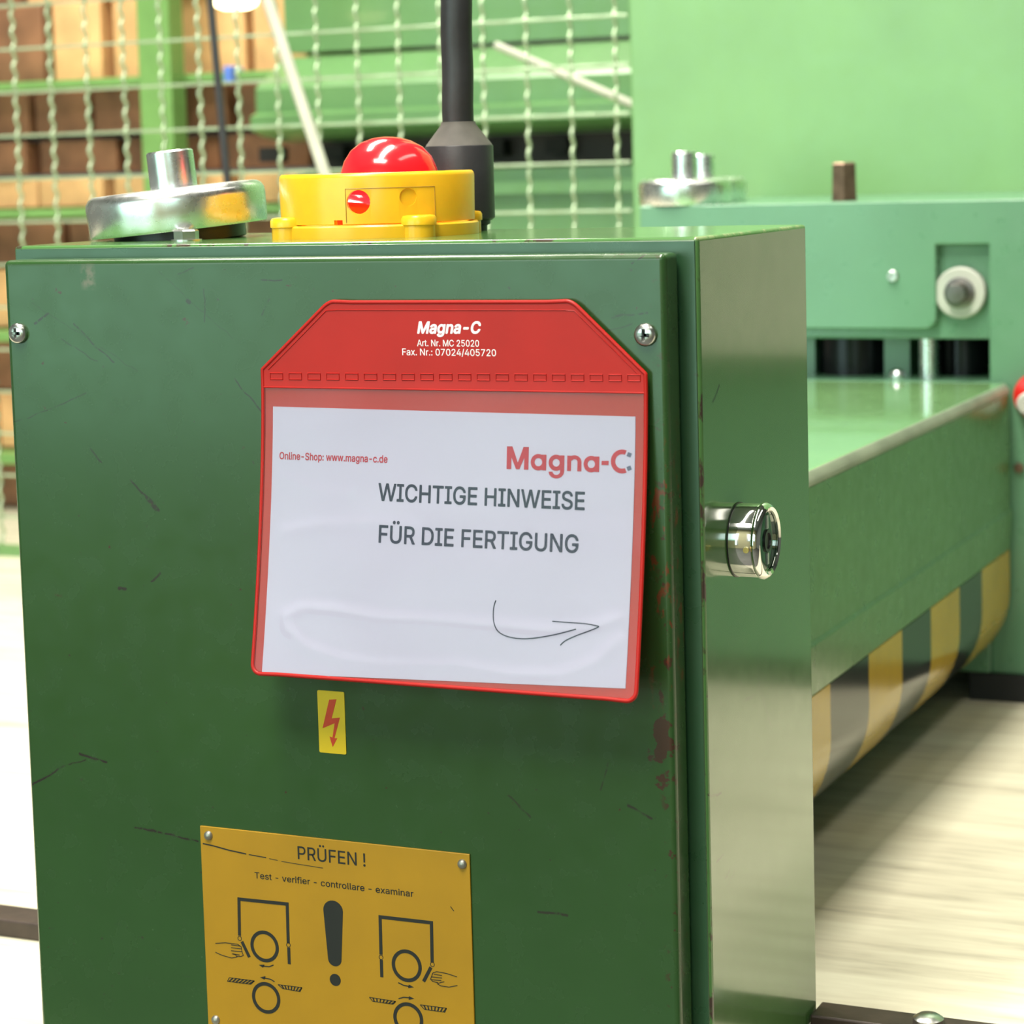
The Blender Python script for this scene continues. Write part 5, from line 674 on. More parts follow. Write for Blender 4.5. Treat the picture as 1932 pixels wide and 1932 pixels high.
# ------------------------------------------------------------------ red document pouch with its sheet
m_pvc = simple('red_pvc', (0.42, 0.010, 0.007), 0.38, var=0.06, vscale=25, bump=0.12, bscale=120, ior=1.36)
m_pvc2 = simple('red_pvc_backing', (0.40, 0.014, 0.007), 0.4, var=0.08, vscale=12)
m_white = simple('white_print', (0.85, 0.80, 0.82), 0.4)
PX0, PX1, PZ1, PZ0 = -241.6, -19.4, -86.2, -244.4
def SY(v): return -2.6 - (23.5 * v ** 1.5 if v > 0 else 0)
def S(u, v, off=0.0):
    b_ = 2.2 * math.sin(PI * min(1, max(0, v))) * (1 - 2 * u) * 0.0
    belly = 1.6 * math.sin(PI * min(1, max(0, v))) * math.sin(PI * u) if v > 0 else 0
    return Vector((PX0 + (PX1 - PX0) * u + b_, SY(v) - belly - off, PZ1 + (PZ0 - PZ1) * v))
def proj(P):
    q = RC.transposed() @ (Vector(P) - CAM); return (CX + F * q.x / q.y, CY - F * q.z / q.y)
def UV(px, py, off=0.0):
    u, v = .5, .5
    for _ in range(30):
        a = proj(S(u, v, off)); e = .002
        du = proj(S(u + e, v, off)); dv = proj(S(u, v + e, off))
        J = ((du[0] - a[0]) / e, (dv[0] - a[0]) / e, (du[1] - a[1]) / e, (dv[1] - a[1]) / e)
        det = J[0] * J[3] - J[1] * J[2]; rx, ry = px - a[0], py - a[1]
        u += (rx * J[3] - ry * J[1]) / det; v += (J[0] * ry - J[2] * rx) / det
    return u, v
vt = UV(620, 569)[1]; ut0 = UV(620, 569)[0]; ut1 = UV(1083, 566)[0]; vs_ = UV(502, 697)[1]
HB = PZ1 - PZ0; WB = PX1 - PX0
def uspan(v):
    l, r = 0.0, 1.0
    if v < vs_:
        k = (vs_ - v) / (vs_ - vt); l, r = ut0 * k, 1 - (1 - ut1) * k
    elif v < vs_ + .06:
        k = 1 - (v - vs_) / .06; l = r = 0; l = .010 * k * 0; r = 1
    rc = 5.0
    for edge, d in ((1, (1 - v) * HB), (2, (v - vt) * HB)):
        rr = rc if edge == 1 else 3.0
        if d < rr:
            ins = (rr - math.sqrt(max(0, rr * rr - (rr - d) ** 2))) / WB
            l += ins; r -= ins
    return l, r
def sheet(v0, v1, off, th, inset=0.0, nv=40, nu=30):
    mb = MB(); vs = []
    vsl = [v0 + (v1 - v0) * i / nv for i in range(nv + 1)]
    if v1 > .99: vsl = [v for v in vsl if v < .96] + [1 - .03 * (1 - math.sin(PI / 2 * k / 6)) - 1e-6 for k in range(7)]
    for sd in (0, 1):
        for v in vsl:
            l, r = uspan(v); l += inset / WB; r -= inset / WB
            for j in range(nu + 1): vs.append(S(l + (r - l) * j / nu, v, off + (th if sd else 0)))
    R_ = len(vsl); C_ = nu + 1; fs = []
    for sd in (0, 1):
        o = sd * R_ * C_
        for i in range(R_ - 1):
            for j in range(nu):
                q = (o + i * C_ + j, o + i * C_ + j + 1, o + (i + 1) * C_ + j + 1, o + (i + 1) * C_ + j); fs.append(q if sd else q[::-1])
    N = R_ * C_
    if th:
        for i in range(R_ - 1):
            for j in (0, nu): fs.append((i * C_ + j, (i + 1) * C_ + j, N + (i + 1) * C_ + j, N + i * C_ + j))
        for i in (0, R_ - 1):
            for j in range(nu): fs.append((i * C_ + j, i * C_ + j + 1, N + i * C_ + j + 1, N + i * C_ + j))
    return mb.add(vs, fs)
pouch = thing('document_pouch', ((PX0 + PX1) / 2, -3, PZ0), 'red plastic document pouch with clear window and pointed flap, hanging on the cabinet door', 'pouch')
build('back_sheet', sheet(vt, 1.0, 0.0, .6), m_pvc2, pouch, smooth=40)
vf = UV(700, 733)[1]
build('flap', sheet(vt + .004, vf, .6, .7, inset=.8, nv=24), m_pvc, pouch, smooth=40, label='opaque red flap with white lettering')
# welded rim
rim = []
vv = [vt + (1 - vt) * i / 70 for i in range(71)] + [vs_ - .004, vs_, vs_ + .004] + [1 - .03 * (1 - math.sin(PI / 2 * k / 6)) for k in range(6)] + [vt + .018 * (1 - math.cos(PI / 2 * k / 5)) for k in range(6)]
vv = sorted(set(vv))
rim += [S(uspan(v)[1] - .7 / WB, v, .9) for v in vv]
rim += [S(uspan(1)[1] - .004 - (uspan(1)[1] - uspan(1)[0] - .008) * k / 20, 1 - .4 / HB, .9) for k in range(1, 20)]
rim += [S(uspan(v)[0] + .7 / WB, v, .9) for v in vv[::-1]]
rim += [S(uspan(vt)[0] + (uspan(vt)[1] - uspan(vt)[0]) * k / 12, vt + .4 / HB, .9) for k in range(1, 12)]
build('welded_rim', MB().tube(rim, 1.15, 8, closed=True, flat=.85), m_pvc, pouch, smooth=60)
inner = [S(uspan(v)[1] - 4.2 / WB, v, 1.2) for v in vv if vt + .02 < v < vs_]
dashes = []
for k in range(20):
    cx = 524 + (1198 - 524) * k / 19.0
    cy = 709.5 + 3.0 * k / 19
    u0, v0 = UV(cx - 12, cy - 6); u1, v1 = UV(cx + 12, cy + 6)
    pts = [S(u0, v0, 1.25), S(u1, v0, 1.25), S(u1, v1, 1.25), S(u0, v1, 1.25)]
    build('seam_weld', MB().tube(pts, .42, 6, closed=True), m_pvc, pouch, smooth=60)
# a stepped edge under the welds
st = [S(.006 + .988 * k / 30, vf, 1.25) for k in range(31)]
build('seam_edge', MB().tube(st, .5, 6), m_pvc, pouch, smooth=60)
fl_in = [S(uspan(v)[0] + 4.5 / WB, v, 1.35) for v in [vs_ + (vt + .03 - vs_) * k / 8 for k in range(9)]] + [S(uspan(vt)[0] + .012 + (uspan(vt)[1] - uspan(vt)[0] - .024) * k / 10, vt + .028, 1.35) for k in range(11)] + \
    [S(uspan(v)[1] - 4.5 / WB, v, 1.35) for v in [vt + .03 + (vs_ - vt - .03) * k / 8 for k in range(9)]]
build('flap_crease', MB().tube(fl_in, .3, 6), m_pvc, pouch, smooth=60)

def smap(pL, pR, cap_px, off):
    uL, vL = UV(pL[0], pL[1], off); uR, vR = UV(pR[0], pR[1], off)
    dv = UV(pL[0], pL[1] - cap_px, off)[1] - vL
    return lambda u, v: S(uL + (uR - uL) * u, vL + (vR - vL) * u + dv * v, off)
letters('lettering', 'Magna-C', m_white, pouch, smap((787, 628.5), (908, 628.5), 21.0, 1.42), bold=0.030, shear=0.2, label='white slanted bold heading on the flap')
letters('lettering', 'Art. Nr. MC 25020', m_white, pouch, smap((787, 653), (904, 654), 12, 1.42), bold=0.008, label='white article line on the flap')
letters('lettering', 'Fax. Nr.: 07024/405720', m_white, pouch, smap((759, 670), (936, 672), 12.5, 1.42), bold=0.008, label='white fax line on the flap')

# sheet of paper inside the pouch: a thing of its own
m_paper = simple('white_paper', (0.50, 0.465, 0.60), 0.7, var=0.015, vscale=20)
m_ink = simple('black_ink', (0.018, 0.018, 0.045), 0.5)
m_redink = simple('red_ink', (0.42, 0.018, 0.04), 0.5)
m_greyink = simple('grey_ink', (0.10, 0.10, 0.17), 0.5)
m_pen = simple('pen_ink', (0.03, 0.035, 0.06), 0.5)
POFF = .95
pc = [UV(515, 767, POFF), UV(1199, 786, POFF), UV(1180, 1299, POFF), UV(494, 1270, POFF)]
def Q(a, b_, off): # bilinear on the pouch
    u = (pc[0][0] * (1 - a) + pc[1][0] * a) * (1 - b_) + (pc[3][0] * (1 - a) + pc[2][0] * a) * b_
    v = (pc[0][1] * (1 - a) + pc[1][1] * a) * (1 - b_) + (pc[3][1] * (1 - a) + pc[2][1] * a) * b_
    return S(u, v, off)
ppr = thing('notice_sheet', ((PX0 + PX1) / 2, -20, PZ0 + 3), 'white printed paper sheet reading WICHTIGE HINWEISE FÜR DIE FERTIGUNG, inside the red pouch', 'paper')
mb = MB(); vs = []; n = 30
for sd in (0, .15):
    for i in range(n + 1):
        for j in range(n + 1): vs.append(Q(j / n, i / n, POFF - .15 + sd))
fs = []
K = (n + 1) ** 2
for i in range(n):
    for j in range(n):
        q = (i * (n + 1) + j, i * (n + 1) + j + 1, (i + 1) * (n + 1) + j + 1, (i + 1) * (n + 1) + j)
        fs.append(q[::-1]); fs.append(tuple(K + a for a in q))
for j in range(n):
    for i in (0, n): fs.append((i * (n + 1) + j, i * (n + 1) + j + 1, K + i * (n + 1) + j + 1, K + i * (n + 1) + j)); fs.append((j * (n + 1) + i, (j + 1) * (n + 1) + i, K + (j + 1) * (n + 1) + i, K + j * (n + 1) + i))
build('paper', mb.add(vs, fs), m_paper, ppr, smooth=40)
TO = POFF + .12
letters('lettering', 'WICHTIGE HINWEISE', m_ink, ppr, smap((713, 944), (1103, 962), 32, TO), bold=0.014, label='black capitals, first line')
letters('lettering', 'FÜR DIE FERTIGUNG', m_ink, ppr, smap((714, 1023), (1091, 1043), 32, TO), bold=0.014, label='black capitals, second line')
letters('lettering', 'Online-Shop: www.magna-c.de', m_redink, ppr, smap((527, 866), (731, 873), 13.0, TO), bold=0.018, label='small red web address')
# logo: bold geometric letters drawn as thick pen strokes on the paper
def flatpoly(mb, pxs, off):
    vs = []
    for p in pxs: u, v = UV(p[0], p[1], off); vs.append(S(u, v, off))
    return mb.add(vs, [tuple(range(len(vs)))[::-1]])
def lg(x, y): return (940 + x / 7.156, 820 + y / 7.156)
def lring(mb, cx, cy, ro, ri, a0=0, a1=360, n=28, sx=1.0):
    for k in range(n):
        A = math.radians(a0 + (a1 - a0) * k / n); B_ = math.radians(a0 + (a1 - a0) * (k + 1) / n)
        flatpoly(mb, [lg(cx + r * math.cos(t_) * sx, cy - r * math.sin(t_)) for r, t_ in ((ro, A), (ro, B_), (ri, B_), (ri, A))], TO)
def lpoly(mb, *p): flatpoly(mb, [lg(*q) for q in p], TO)
mb = MB()
lpoly(mb, (118, 158), (192, 158), (178, 300), (174, 466), (112, 464))
lpoly(mb, (118, 158), (192, 158), (264, 378), (285, 468), (240, 466)); lpoly(mb, (342, 166), (414, 168), (285, 468), (240, 466), (264, 378))
lpoly(mb, (342, 166), (414, 168), (406, 474), (346, 472), (352, 310))
build('logo_letter', mb, m_redink, ppr)
mb = MB(); lring(mb, 542, 372, 112, 55, sx=.93); lpoly(mb, (594, 270), (652, 272), (646, 484), (590, 482)); build('logo_letter', mb, m_redink, ppr)
mb = MB(); lring(mb, 782, 380, 110, 52, sx=.93); lpoly(mb, (836, 280), (894, 282), (890, 505), (834, 500)); lring(mb, 784, 500, 92, 44, 180, 360, 16, sx=1.13); build('logo_letter', mb, m_redink, ppr)
mb = MB(); lpoly(mb, (932, 283), (986, 285), (982, 492), (928, 490)); lring(mb, 1030, 374, 96, 42, 0, 150, 14, sx=.98); lpoly(mb, (1070, 372), (1124, 372), (1122, 497), (1066, 495)); build('logo_letter', mb, m_redink, ppr)
mb = MB(); lring(mb, 1256, 398, 112, 54, sx=.93); lpoly(mb, (1308, 295), (1366, 297), (1362, 506), (1304, 504)); build('logo_letter', mb, m_redink, ppr)
mb = MB(); lpoly(mb, (1396, 354), (1492, 354), (1490, 412), (1394, 410)); build('logo_letter', mb, m_redink, ppr)
mb = MB(); lring(mb, 1672, 362, 162, 98, 66, 294, 30, sx=.94); build('logo_letter', mb, m_redink, ppr, label='bold red open ring, the C of the logo')
mb = MB()
for (qx, qy, s) in ((1187.2, 858.0, 1), (1187.0, 883.4, -1)):
    r = 5.7; rot_ = math.radians(22 * s)
    flatpoly(mb, [(qx + r * math.cos(rot_ + PI / 4 + k * PI / 2), qy + r * math.sin(rot_ + PI / 4 + k * PI / 2)) for k in range(4)], TO)
build('logo_tips', mb, m_greyink, ppr, label='two small grey squares at the logo')
def pen(pts, wpx=1.4):
    # smooth the polyline and lay a thin pen line on the paper
    P = [Vector((p[0], p[1])) for p in pts]; out = []
    for i in range(len(P) - 1):
        p0 = P[max(0, i - 1)]; p1 = P[i]; p2 = P[i + 1]; p3 = P[min(len(P) - 1, i + 2)]
        for k in range(8):
            t = k / 8; out.append(.5 * ((2 * p1) + (-p0 + p2) * t + (2 * p0 - 5 * p1 + 4 * p2 - p3) * t * t + (-p0 + 3 * p1 - 3 * p2 + p3) * t ** 3))
    out.append(P[-1]); pts3 = []
    for p in out: u, v = UV(p.x, p.y, TO); pts3.append(S(u, v, POFF + .05))
    return pts3
def cp(x, y): return (450 + x / 2.415, 900 + y / 2.415)
mb = MB()
mb.tube(pen([cp(1172, 562), cp(1162, 600), cp(1163, 660), cp(1185, 705), cp(1240, 730), cp(1320, 736), cp(1430, 720), cp(1537, 693)]), .30, 6)
mb.tube(pen([cp(1430, 657), cp(1500, 662), cp(1580, 668), cp(1625, 676), cp(1640, 682), cp(1610, 696), cp(1540, 722), cp(1490, 745), cp(1466, 766)]), .30, 6)
build('drawn_arrow', mb, m_pen, ppr, label='hand drawn pen arrow pointing right')

# clear film over the sheet
m_film = bpy.data.materials.new('clear_film'); m_film.use_nodes = True
t = NT(m_film.node_tree); t.N.clear()
out = t.n('ShaderNodeOutputMaterial'); tr = t.n('ShaderNodeBsdfTransparent'); gl = t.n('ShaderNodeBsdfGlossy'); mx = t.n('ShaderNodeMixShader')
tr.inputs[0].default_value = (1, 1, 1, 1); gl.inputs['Roughness'].default_value = 0.13
fr = t.n('ShaderNodeFresnel'); fr.inputs[0].default_value = 1.5
oc = t.obj()
wv = t.noise(t.mapping(oc, (1, 1, 2.4)), 7, 1, 0.3)
bn = t.bump(wv, 0.55, 0.010)
t.link(bn, gl.inputs['Normal']); t.link(bn, fr.inputs['Normal'])
t.link(t.math('MULTIPLY', fr.outputs[0], 0.40), mx.inputs[0]); t.link(tr.outputs[0], mx.inputs[1]); t.link(gl.outputs[0], mx.inputs[2]); t.link(mx.outputs[0], out.inputs[0])
mb = MB(); vs = []; nn = 120
RIDGES = [([(545, 1185), (540, 1160), (575, 1142), (640, 1148), (720, 1162), (820, 1166), (930, 1176), (1040, 1186), (1120, 1180), (1165, 1165)], .55),
          ([(545, 1185), (575, 1215), (640, 1240), (730, 1253), (860, 1252), (960, 1270), (1060, 1272), (1130, 1245), (1168, 1205)], .5),
          ([(540, 1000), (600, 988), (700, 983), (780, 990)], .3), ([(1010, 1000), (1100, 998), (1170, 1004)], .2), ([(540, 900), (600, 925), (660, 930)], .2)]
RP = []
for pts_, hgt in RIDGES:
    q_ = [UV(*p) for p in pts_]; q_ = [(a * WB, b_ * HB) for a, b_ in q_]; RP.append((q_, hgt))
def ridge(u, v):
    x, y = u * WB, v * HB; h = 0
    for q_, hgt in RP:
        best = 1e9
        for (x0, y0), (x1, y1) in zip(q_, q_[1:]):
            dx_, dy_ = x1 - x0, y1 - y0
            k_ = max(0, min(1, ((x - x0) * dx_ + (y - y0) * dy_) / (dx_ * dx_ + dy_ * dy_)))
            best = min(best, (x - x0 - k_ * dx_) ** 2 + (y - y0 - k_ * dy_) ** 2)
        if best < 60: h += hgt * math.exp(-best / 9.0)
    return h
for i in range(nn + 1):
    v = vf + (1 - .008 - vf) * i / nn; l, r = uspan(v)
    for j in range(nn + 1):
        u = l + .006 + (r - l - .012) * j / nn
        vs.append(S(u, v, 1.5 + ridge(u, v) + .7 * math.sin(PI * j / nn) ** .5 * math.sin(PI * i / nn) ** .5))
mb.add(vs, [(i * (nn + 1) + j, i * (nn + 1) + j + 1, (i + 1) * (nn + 1) + j + 1, (i + 1) * (nn + 1) + j) for i in range(nn) for j in range(nn)])
build('clear_window', mb, m_film, pouch, smooth=80, label='clear plastic window film')

# ------------------------------------------------------------------ emergency stop on the cabinet top
m_ylw = simple('yellow_plastic', (0.80, 0.43, 0.014), 0.28, var=0.05, vscale=60, sub=0.08)
m_redb, nt, b = new_mat('red_button_plastic'); setin(b, base=(0.75, 0.012, 0.020), rough=0.16, coat=0.4, coatr=0.08)
ex, ey = -230.0, 117.0
es = thing('emergency_stop', (ex, ey, ZT), 'red mushroom emergency stop button in a yellow collar on the cabinet top', 'button')
VA = math.atan2(625, 1211)   # bearing of the camera seen from the button
def edir(deg): a = math.radians(deg); return Vector((math.sin(a), -math.cos(a), 0))
build('base', MB().lathe([(58.5, 0), (58.5, 6.5), (57.5, 7.5), (50, 7.5)], (ex, ey, ZT), n=96), m_ylw, es, smooth=40)
for dg_ in (51, -39, 141, 231):
    d = edir(dg_); c = Vector((ex, ey, 0)) + d * 56
    build('lug', MB().lathe([(9.5, 0), (9.5, 6.5), (10.3, 7), (10.3, 10.5), (9.3, 12), (7, 12.4)], (c.x, c.y, ZT), n=28), m_ylw, es, smooth=40)
# collar wall, hollow, cut by the round hole, a dimple and a small slot
H0, H1 = 8.0, 36.6
cp_ = [(55.8, H0), (56.2, H0 + .3), (56.6, H1 - 2.5), (56.0, H1 - .8), (55.0, H1), (52.8, H1), (52.2, H1 - .8), (52.2, H0)]
col = MB(); n = 128; vs = []; fs = []
for r, h in cp_:
    for i in range(n): a = 2 * PI * i / n; vs.append((ex + r * math.cos(a), ey + r * math.sin(a), ZT + h))
m_ = len(cp_)
for k in range(m_):
    for i in range(n):
        j = (i + 1) % n; k2 = (k + 1) % m_
        fs.append((k * n + i, k * n + j, k2 * n + j, k2 * n + i))
col.add(vs, fs)
collar = build('collar', col, m_ylw, es, smooth=40)
def radial(deg, zc, r, r0, r1, n=32):
    d = edir(deg); o_ = Vector((ex, ey, zc)) + d * r0
    return MB().lathe([(r, 0), (r, r1 - r0)], o_, d, n)
zh = ZT + 20.5
d = edir(4); f = Vector((d.y * -1, d.x, 0))
slot = MB(); c0 = Vector((ex, ey, 0))
sv = []
for rr in (50, 60):
    for s_ in (-2.6, 2.6):
        for zz in (ZT + H0 - 1, ZT + H0 + 2.6): sv.append(c0 + d * rr + f * s_ + Vector((0, 0, zz)))
slot.add(sv, [(0, 1, 3, 2), (4, 6, 7, 5), (0, 4, 5, 1), (2, 3, 7, 6), (0, 2, 6, 4), (1, 5, 7, 3)])
bool_cut(collar, [radial(16.3, zh, 6.7, 45, 62), radial(45, zh + 2, 5.0, 55.3, 62), slot])
try:
    collar.data.shade_smooth(); collar.data.set_sharp_from_angle(angle=math.radians(35))
except Exception: pass
# faint outline of the label field moulded into the collar
m_line = simple('dark_yellow_line', (0.38, 0.20, 0.02), 0.5)
mb = MB()
for deg in (9, 62): 
    mb.tube([c0 + edir(deg) * 56.5 + Vector((0, 0, ZT + H0 + 1 + k * 19 / 6)) for k in range(7)], .22, 6)
mb.tube([c0 + edir(9 + 53 * k / 20) * 56.6 + Vector((0, 0, ZT + H0 + 20)) for k in range(21)], .18, 6)
build('label_field', mb, m_line, es)
# mushroom button, slightly tilted and off centre
bx = at(737, 325, 'y', ey).x
ax = Vector((0.10, 0, 1)).normalized()
prof = [(38, -10), (40, -6), (40, -1), (37, 0), (37, 3), (39, 5), (39, 8), (35, 10), (30, 11), (28.6, 12), (29.0, 18), (28.6, 22), (27.0, 29), (23.5, 35.5), (18, 40.5), (11, 43.6), (5, 44.8), (.1, 45.1)]
build('button', MB().lathe([(r, h + 12) for r, h in prof], (bx - 4, ey, ZT), ax, 72), m_redb, es, smooth=60, label='glossy red mushroom button')

# ------------------------------------------------------------------ metal discs with stub
def brushed(name, base, rough, k=0.3):
    m, nt, b = new_mat(name); t = NT(nt); oc = t.obj()
    setin(b, metal=1.0)
    f = t.noise(oc, 120, 4); t.link(t.ramp(f, [(0.3, tuple(c * .93 for c in base)), (0.7, base)]), b.inputs['Base Color'])
    t.link(t.range(f, .3, .7, rough * .85, rough * 1.15), b.inputs['Roughness'])
    t.link(t.bump(t.noise(oc, 300, 3), 0.05 * k, 0.0006), b.inputs['Normal'])
    return m
m_steel = brushed('galvanised_steel', (0.86, 0.87, 0.86), 0.27)
m_steel2 = brushed('turned_steel', (0.80, 0.82, 0.84), 0.26)
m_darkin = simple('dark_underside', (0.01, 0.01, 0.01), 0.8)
def disc(org, R_, th, ax, stub, label, group, stubr=14.0, stubh=22, bolt=True):
    o = thing('steel_disc', org, label, 'machine knob', group)
    p = [(R_ - 3.2, 3), (R_ - 3, 0), (R_ - .6, 0), (R_, 1.5), (R_ + .6, th - 7.5), (R_ + .2, th - 4.5), (R_ - 1.4, th - 1.9), (R_ - 4.0, th - .4), (R_ - 7, th), (R_ * .5, th + .4), (.1, th + .5)]
    build('disc', MB().lathe(p, org, ax, 96, caps=False), m_steel, o, smooth=45)
    build('underside', MB().lathe([(R_ - 3.4, 0.6), (R_ - 3.4, 3), (.1, 3)], org, ax, 48), m_darkin, o)
    if stub:
        build('stub', MB().lathe([(stubr, th + .5), (stubr + .2, th + 3), (stubr, th + stubh - 1), (stubr - 1, th + stubh), (.1, th + stubh)], org, ax, 56), m_steel2, o, smooth=40)
    return o
kc = at(326, 447, 'y', 125)
tilt = math.radians(5.0)
vdir = Vector((math.cos(-VA), math.sin(VA), 0)); vr = Vector((math.cos(VA), math.sin(VA), 0))  # screen-right direction in plan
axk = (Vector((0, 0, 1)) * math.cos(tilt) - vr * math.sin(tilt)).normalized()
lift = 54 * math.sin(tilt)
kd = disc((kc.x + 5, kc.y, ZT + lift + .6), 54.0, 25.0, axk, True, 'tilted round galvanised steel disc with short stub, left on the cabinet top', 'round steel discs', 14.2, 23)
build('rubber_base', MB().lathe([(39, -8.2), (40, -7.6), (40, .2)], ORG[kd], axk, 48), m_black, kd, smooth=40)  # added black wedge for the shadow under the tilted disc
hb = at(362, 441, 'z', ZT + 4)
hx = MB().lathe([(7.5, 0), (7.5, 5.6), (6.6, 6.4), (.1, 6.4)], (kc.x + 41, kc.y - 50, ZT), n=6).lathe([(9, 0), (9, .8)], (kc.x + 41, kc.y - 50, ZT), n=24)
hexb = build('hex_bolt', hx, m_zinc, None, smooth=25)
tag(hexb, 'small hexagon bolt head under the tilted steel disc', 'bolt')
# ------------------------------------------------------------------ black cable gland and conduit behind the button
m_rub = simple('black_rubber', (0.022, 0.022, 0.025), 0.45, var=0.2, vscale=60, bump=0.25, bscale=300)
m_rubd = simple('dusty_rubber', (0.075, 0.07, 0.06), 0.7, var=0.4, vscale=40)
cyy = 186.0
cb = at(880, 430, 'y', cyy); ccx = at(868, 345, 'y', cyy).x
zcy0 = at(905, 416, 'y', cyy).z; zcy1 = at(868, 275, 'y', cyy).z; zco = at(868, 236, 'y', cyy).z
cg = thing('cable_conduit', (ccx, cyy, ZT), 'black cable gland with tall black conduit pipe behind the red button', 'conduit')
build('foot', MB().lathe([(13, 0), (13, 3), (15, 4), (15, zcy0 - ZT)], (ccx + 3, cyy, ZT), n=32), m_rub, cg, smooth=40)
build('sleeve', MB().lathe([(18.5, zcy0), (20.6, zcy0 + 1.5), (20.6, zcy1 - .6), (20.2, zcy1)], (ccx, cyy, 0), n=64), m_rub, cg, smooth=40)
build('cone', MB().lathe([(20.2, zcy1), (19.6, zcy1 + 1), (10.8, zco), (10.2, zco + 2)], (ccx, cyy, 0), n=64), m_rubd, cg, smooth=30)
# pipe with a faint twisted rib
pr = MB(); n = 40; vs = []; fs = []; HH = 1100; ns = 280
for i in range(ns + 1):
    z = zco + HH * i / ns
    for k in range(n):
        a = 2 * PI * k / n; r = 9.5 + .22 * math.sin(a - z / 7.0 * 1.0)
        vs.append((ccx + r * math.cos(a) + (z - zco) * .012, cyy + r * math.sin(a), z))
for i in range(ns):
    for k in range(n): fs.append((i * n + k, i * n + (k + 1) % n, (i + 1) * n + (k + 1) % n, (i + 1) * n + k))
fs.append(tuple(range(n))[::-1]); fs.append(tuple(range(ns * n, ns * n + n)))
build('pipe', pr.add(vs, fs), m_rub, cg, smooth=60)

# ------------------------------------------------------------------ the machine behind on the right
m_mach = paint('machine_enamel', base=(0.10, 0.235, 0.135), rough=0.3, speck=0.0, coat=0.3, coatr=.15)  # bluish tint in the base stands in for reflected daylight
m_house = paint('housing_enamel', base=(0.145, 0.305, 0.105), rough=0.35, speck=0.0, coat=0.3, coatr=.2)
m_top = paint('table_enamel', base=(0.21, 0.41, 0.165), rough=0.22, speck=0.0, coat=0.9, coatr=.06)  # base lightened for the bright housing reflected in the table top
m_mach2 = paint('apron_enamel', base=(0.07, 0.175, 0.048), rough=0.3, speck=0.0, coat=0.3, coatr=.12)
m_kick = simple('dark_base_paint', (0.012, 0.013, 0.016), 0.4)
m_grey = simple('worn_edge_grey', (0.30, 0.33, 0.25), 0.45, 0.3, var=0.2, vscale=20)
mach = thing('sheet_roller', (300, 1300, ZD), 'big green sheet rolling machine with crossbeam and column, behind the cabinet', 'machine')
ZBT, ZBB = -20.0, -151.0
XCL = at(1866, 550, 'y', YC).x
xr0, xr1 = at(1766, 550, 'y', YC).x, XCL
zr1, zr0 = at(1813, 461, 'y', YC).z, at(1813, 640, 'y', YC).z
zl = at(1700, 621, 'y', YC).z
xbl = at(1207, 410, 'y', YC).x
# crossbeam body set 14 mm behind the cover plate plane
build('crossbeam', MB().box(xbl, XCL, YC + 14, 1450, ZBB, ZBT), m_mach, mach, bevel=2)
# cover plate: L-shaped with a rounded lower corner
rcx = 12.0
pts = [(xbl, ZBT), (xbl, zl), (xr0 - rcx, zl)] + [(xr0 - rcx + rcx * math.sin(a), zl + rcx - rcx * math.cos(a)) for a in [PI / 2 * k / 6 for k in range(1, 7)]] + [(xr0, zr1), (XCL, zr1), (XCL, -466), (620, -466), (620, ZBT)]
build('front_plate', MB().prism(pts, 'y', YC, YC + 14), m_mach, mach, bevel=1.5)
m_beige = simple('beige_enamel', (0.46, 0.46, 0.36), 0.4)  # for a box added so the cabinet side mirrors a pale patch
build('switch_box', MB().box(190, 460, YC - 30, YC - .2, -165, -30), m_beige, mach, bevel=3, label='pale beige switch box')
build('column', MB().box(XCL + .8, 620, YC + 14.2, 1450, -466, ZBT), m_mach, mach, bevel=1.5)
build('kick_plate', MB().box(XCL - 20, 620, YC - 4, 1450, ZD, -466), m_kick, mach)
build('rear_column', MB().box(xbl, xbl + 60, YC + 80, 1450, -466, ZBB), m_mach, mach)
build('bed', MB().box(xbl + 60.5, XCL, YC - 4.5, 1450, -465, -190), m_mach, mach, bevel=1)
build('cavity_back', MB().box(xbl + 60, XCL, 1240, 1252, -190, ZBB), m_darkin, mach)  # added black plate keeps the gap dark behind the rollers
# washer and bolt in the recess
wc = at(1813, 552, 'y', YC + 8)
m_wash = simple('pale_nylon_washer', (0.42, 0.43, 0.38), 0.4)
m_dkst = simple('dark_steel', (0.16, 0.15, 0.14), 0.35, 0.9)
build('washer', MB().lathe([(24, 0), (24.5, 2), (24, 9), (22.5, 10.5), (15, 10.5)], (wc.x, YC + 13, wc.z), (0, -1, 0), 48), m_wash, mach, smooth=40)
build('stud', MB().lathe([(14.5, 9), (14.5, 12), (10.5, 13), (10.2, 26), (8.5, 28), (.1, 28.5)], (wc.x, YC + 13, wc.z), (0, -1, 0), 40), m_dkst, mach, smooth=40)
q = at(1684, 521, 'y', YC - 2)
build('socket_screw', MB().lathe([(5.2, 0), (5.2, 3.5), (4.5, 4.2), (2.4, 4.2), (2.2, 1.5), (.1, 1.4)], (q.x, YC, q.z), (0, -1, 0), 28), m_zinc, mach, smooth=40)
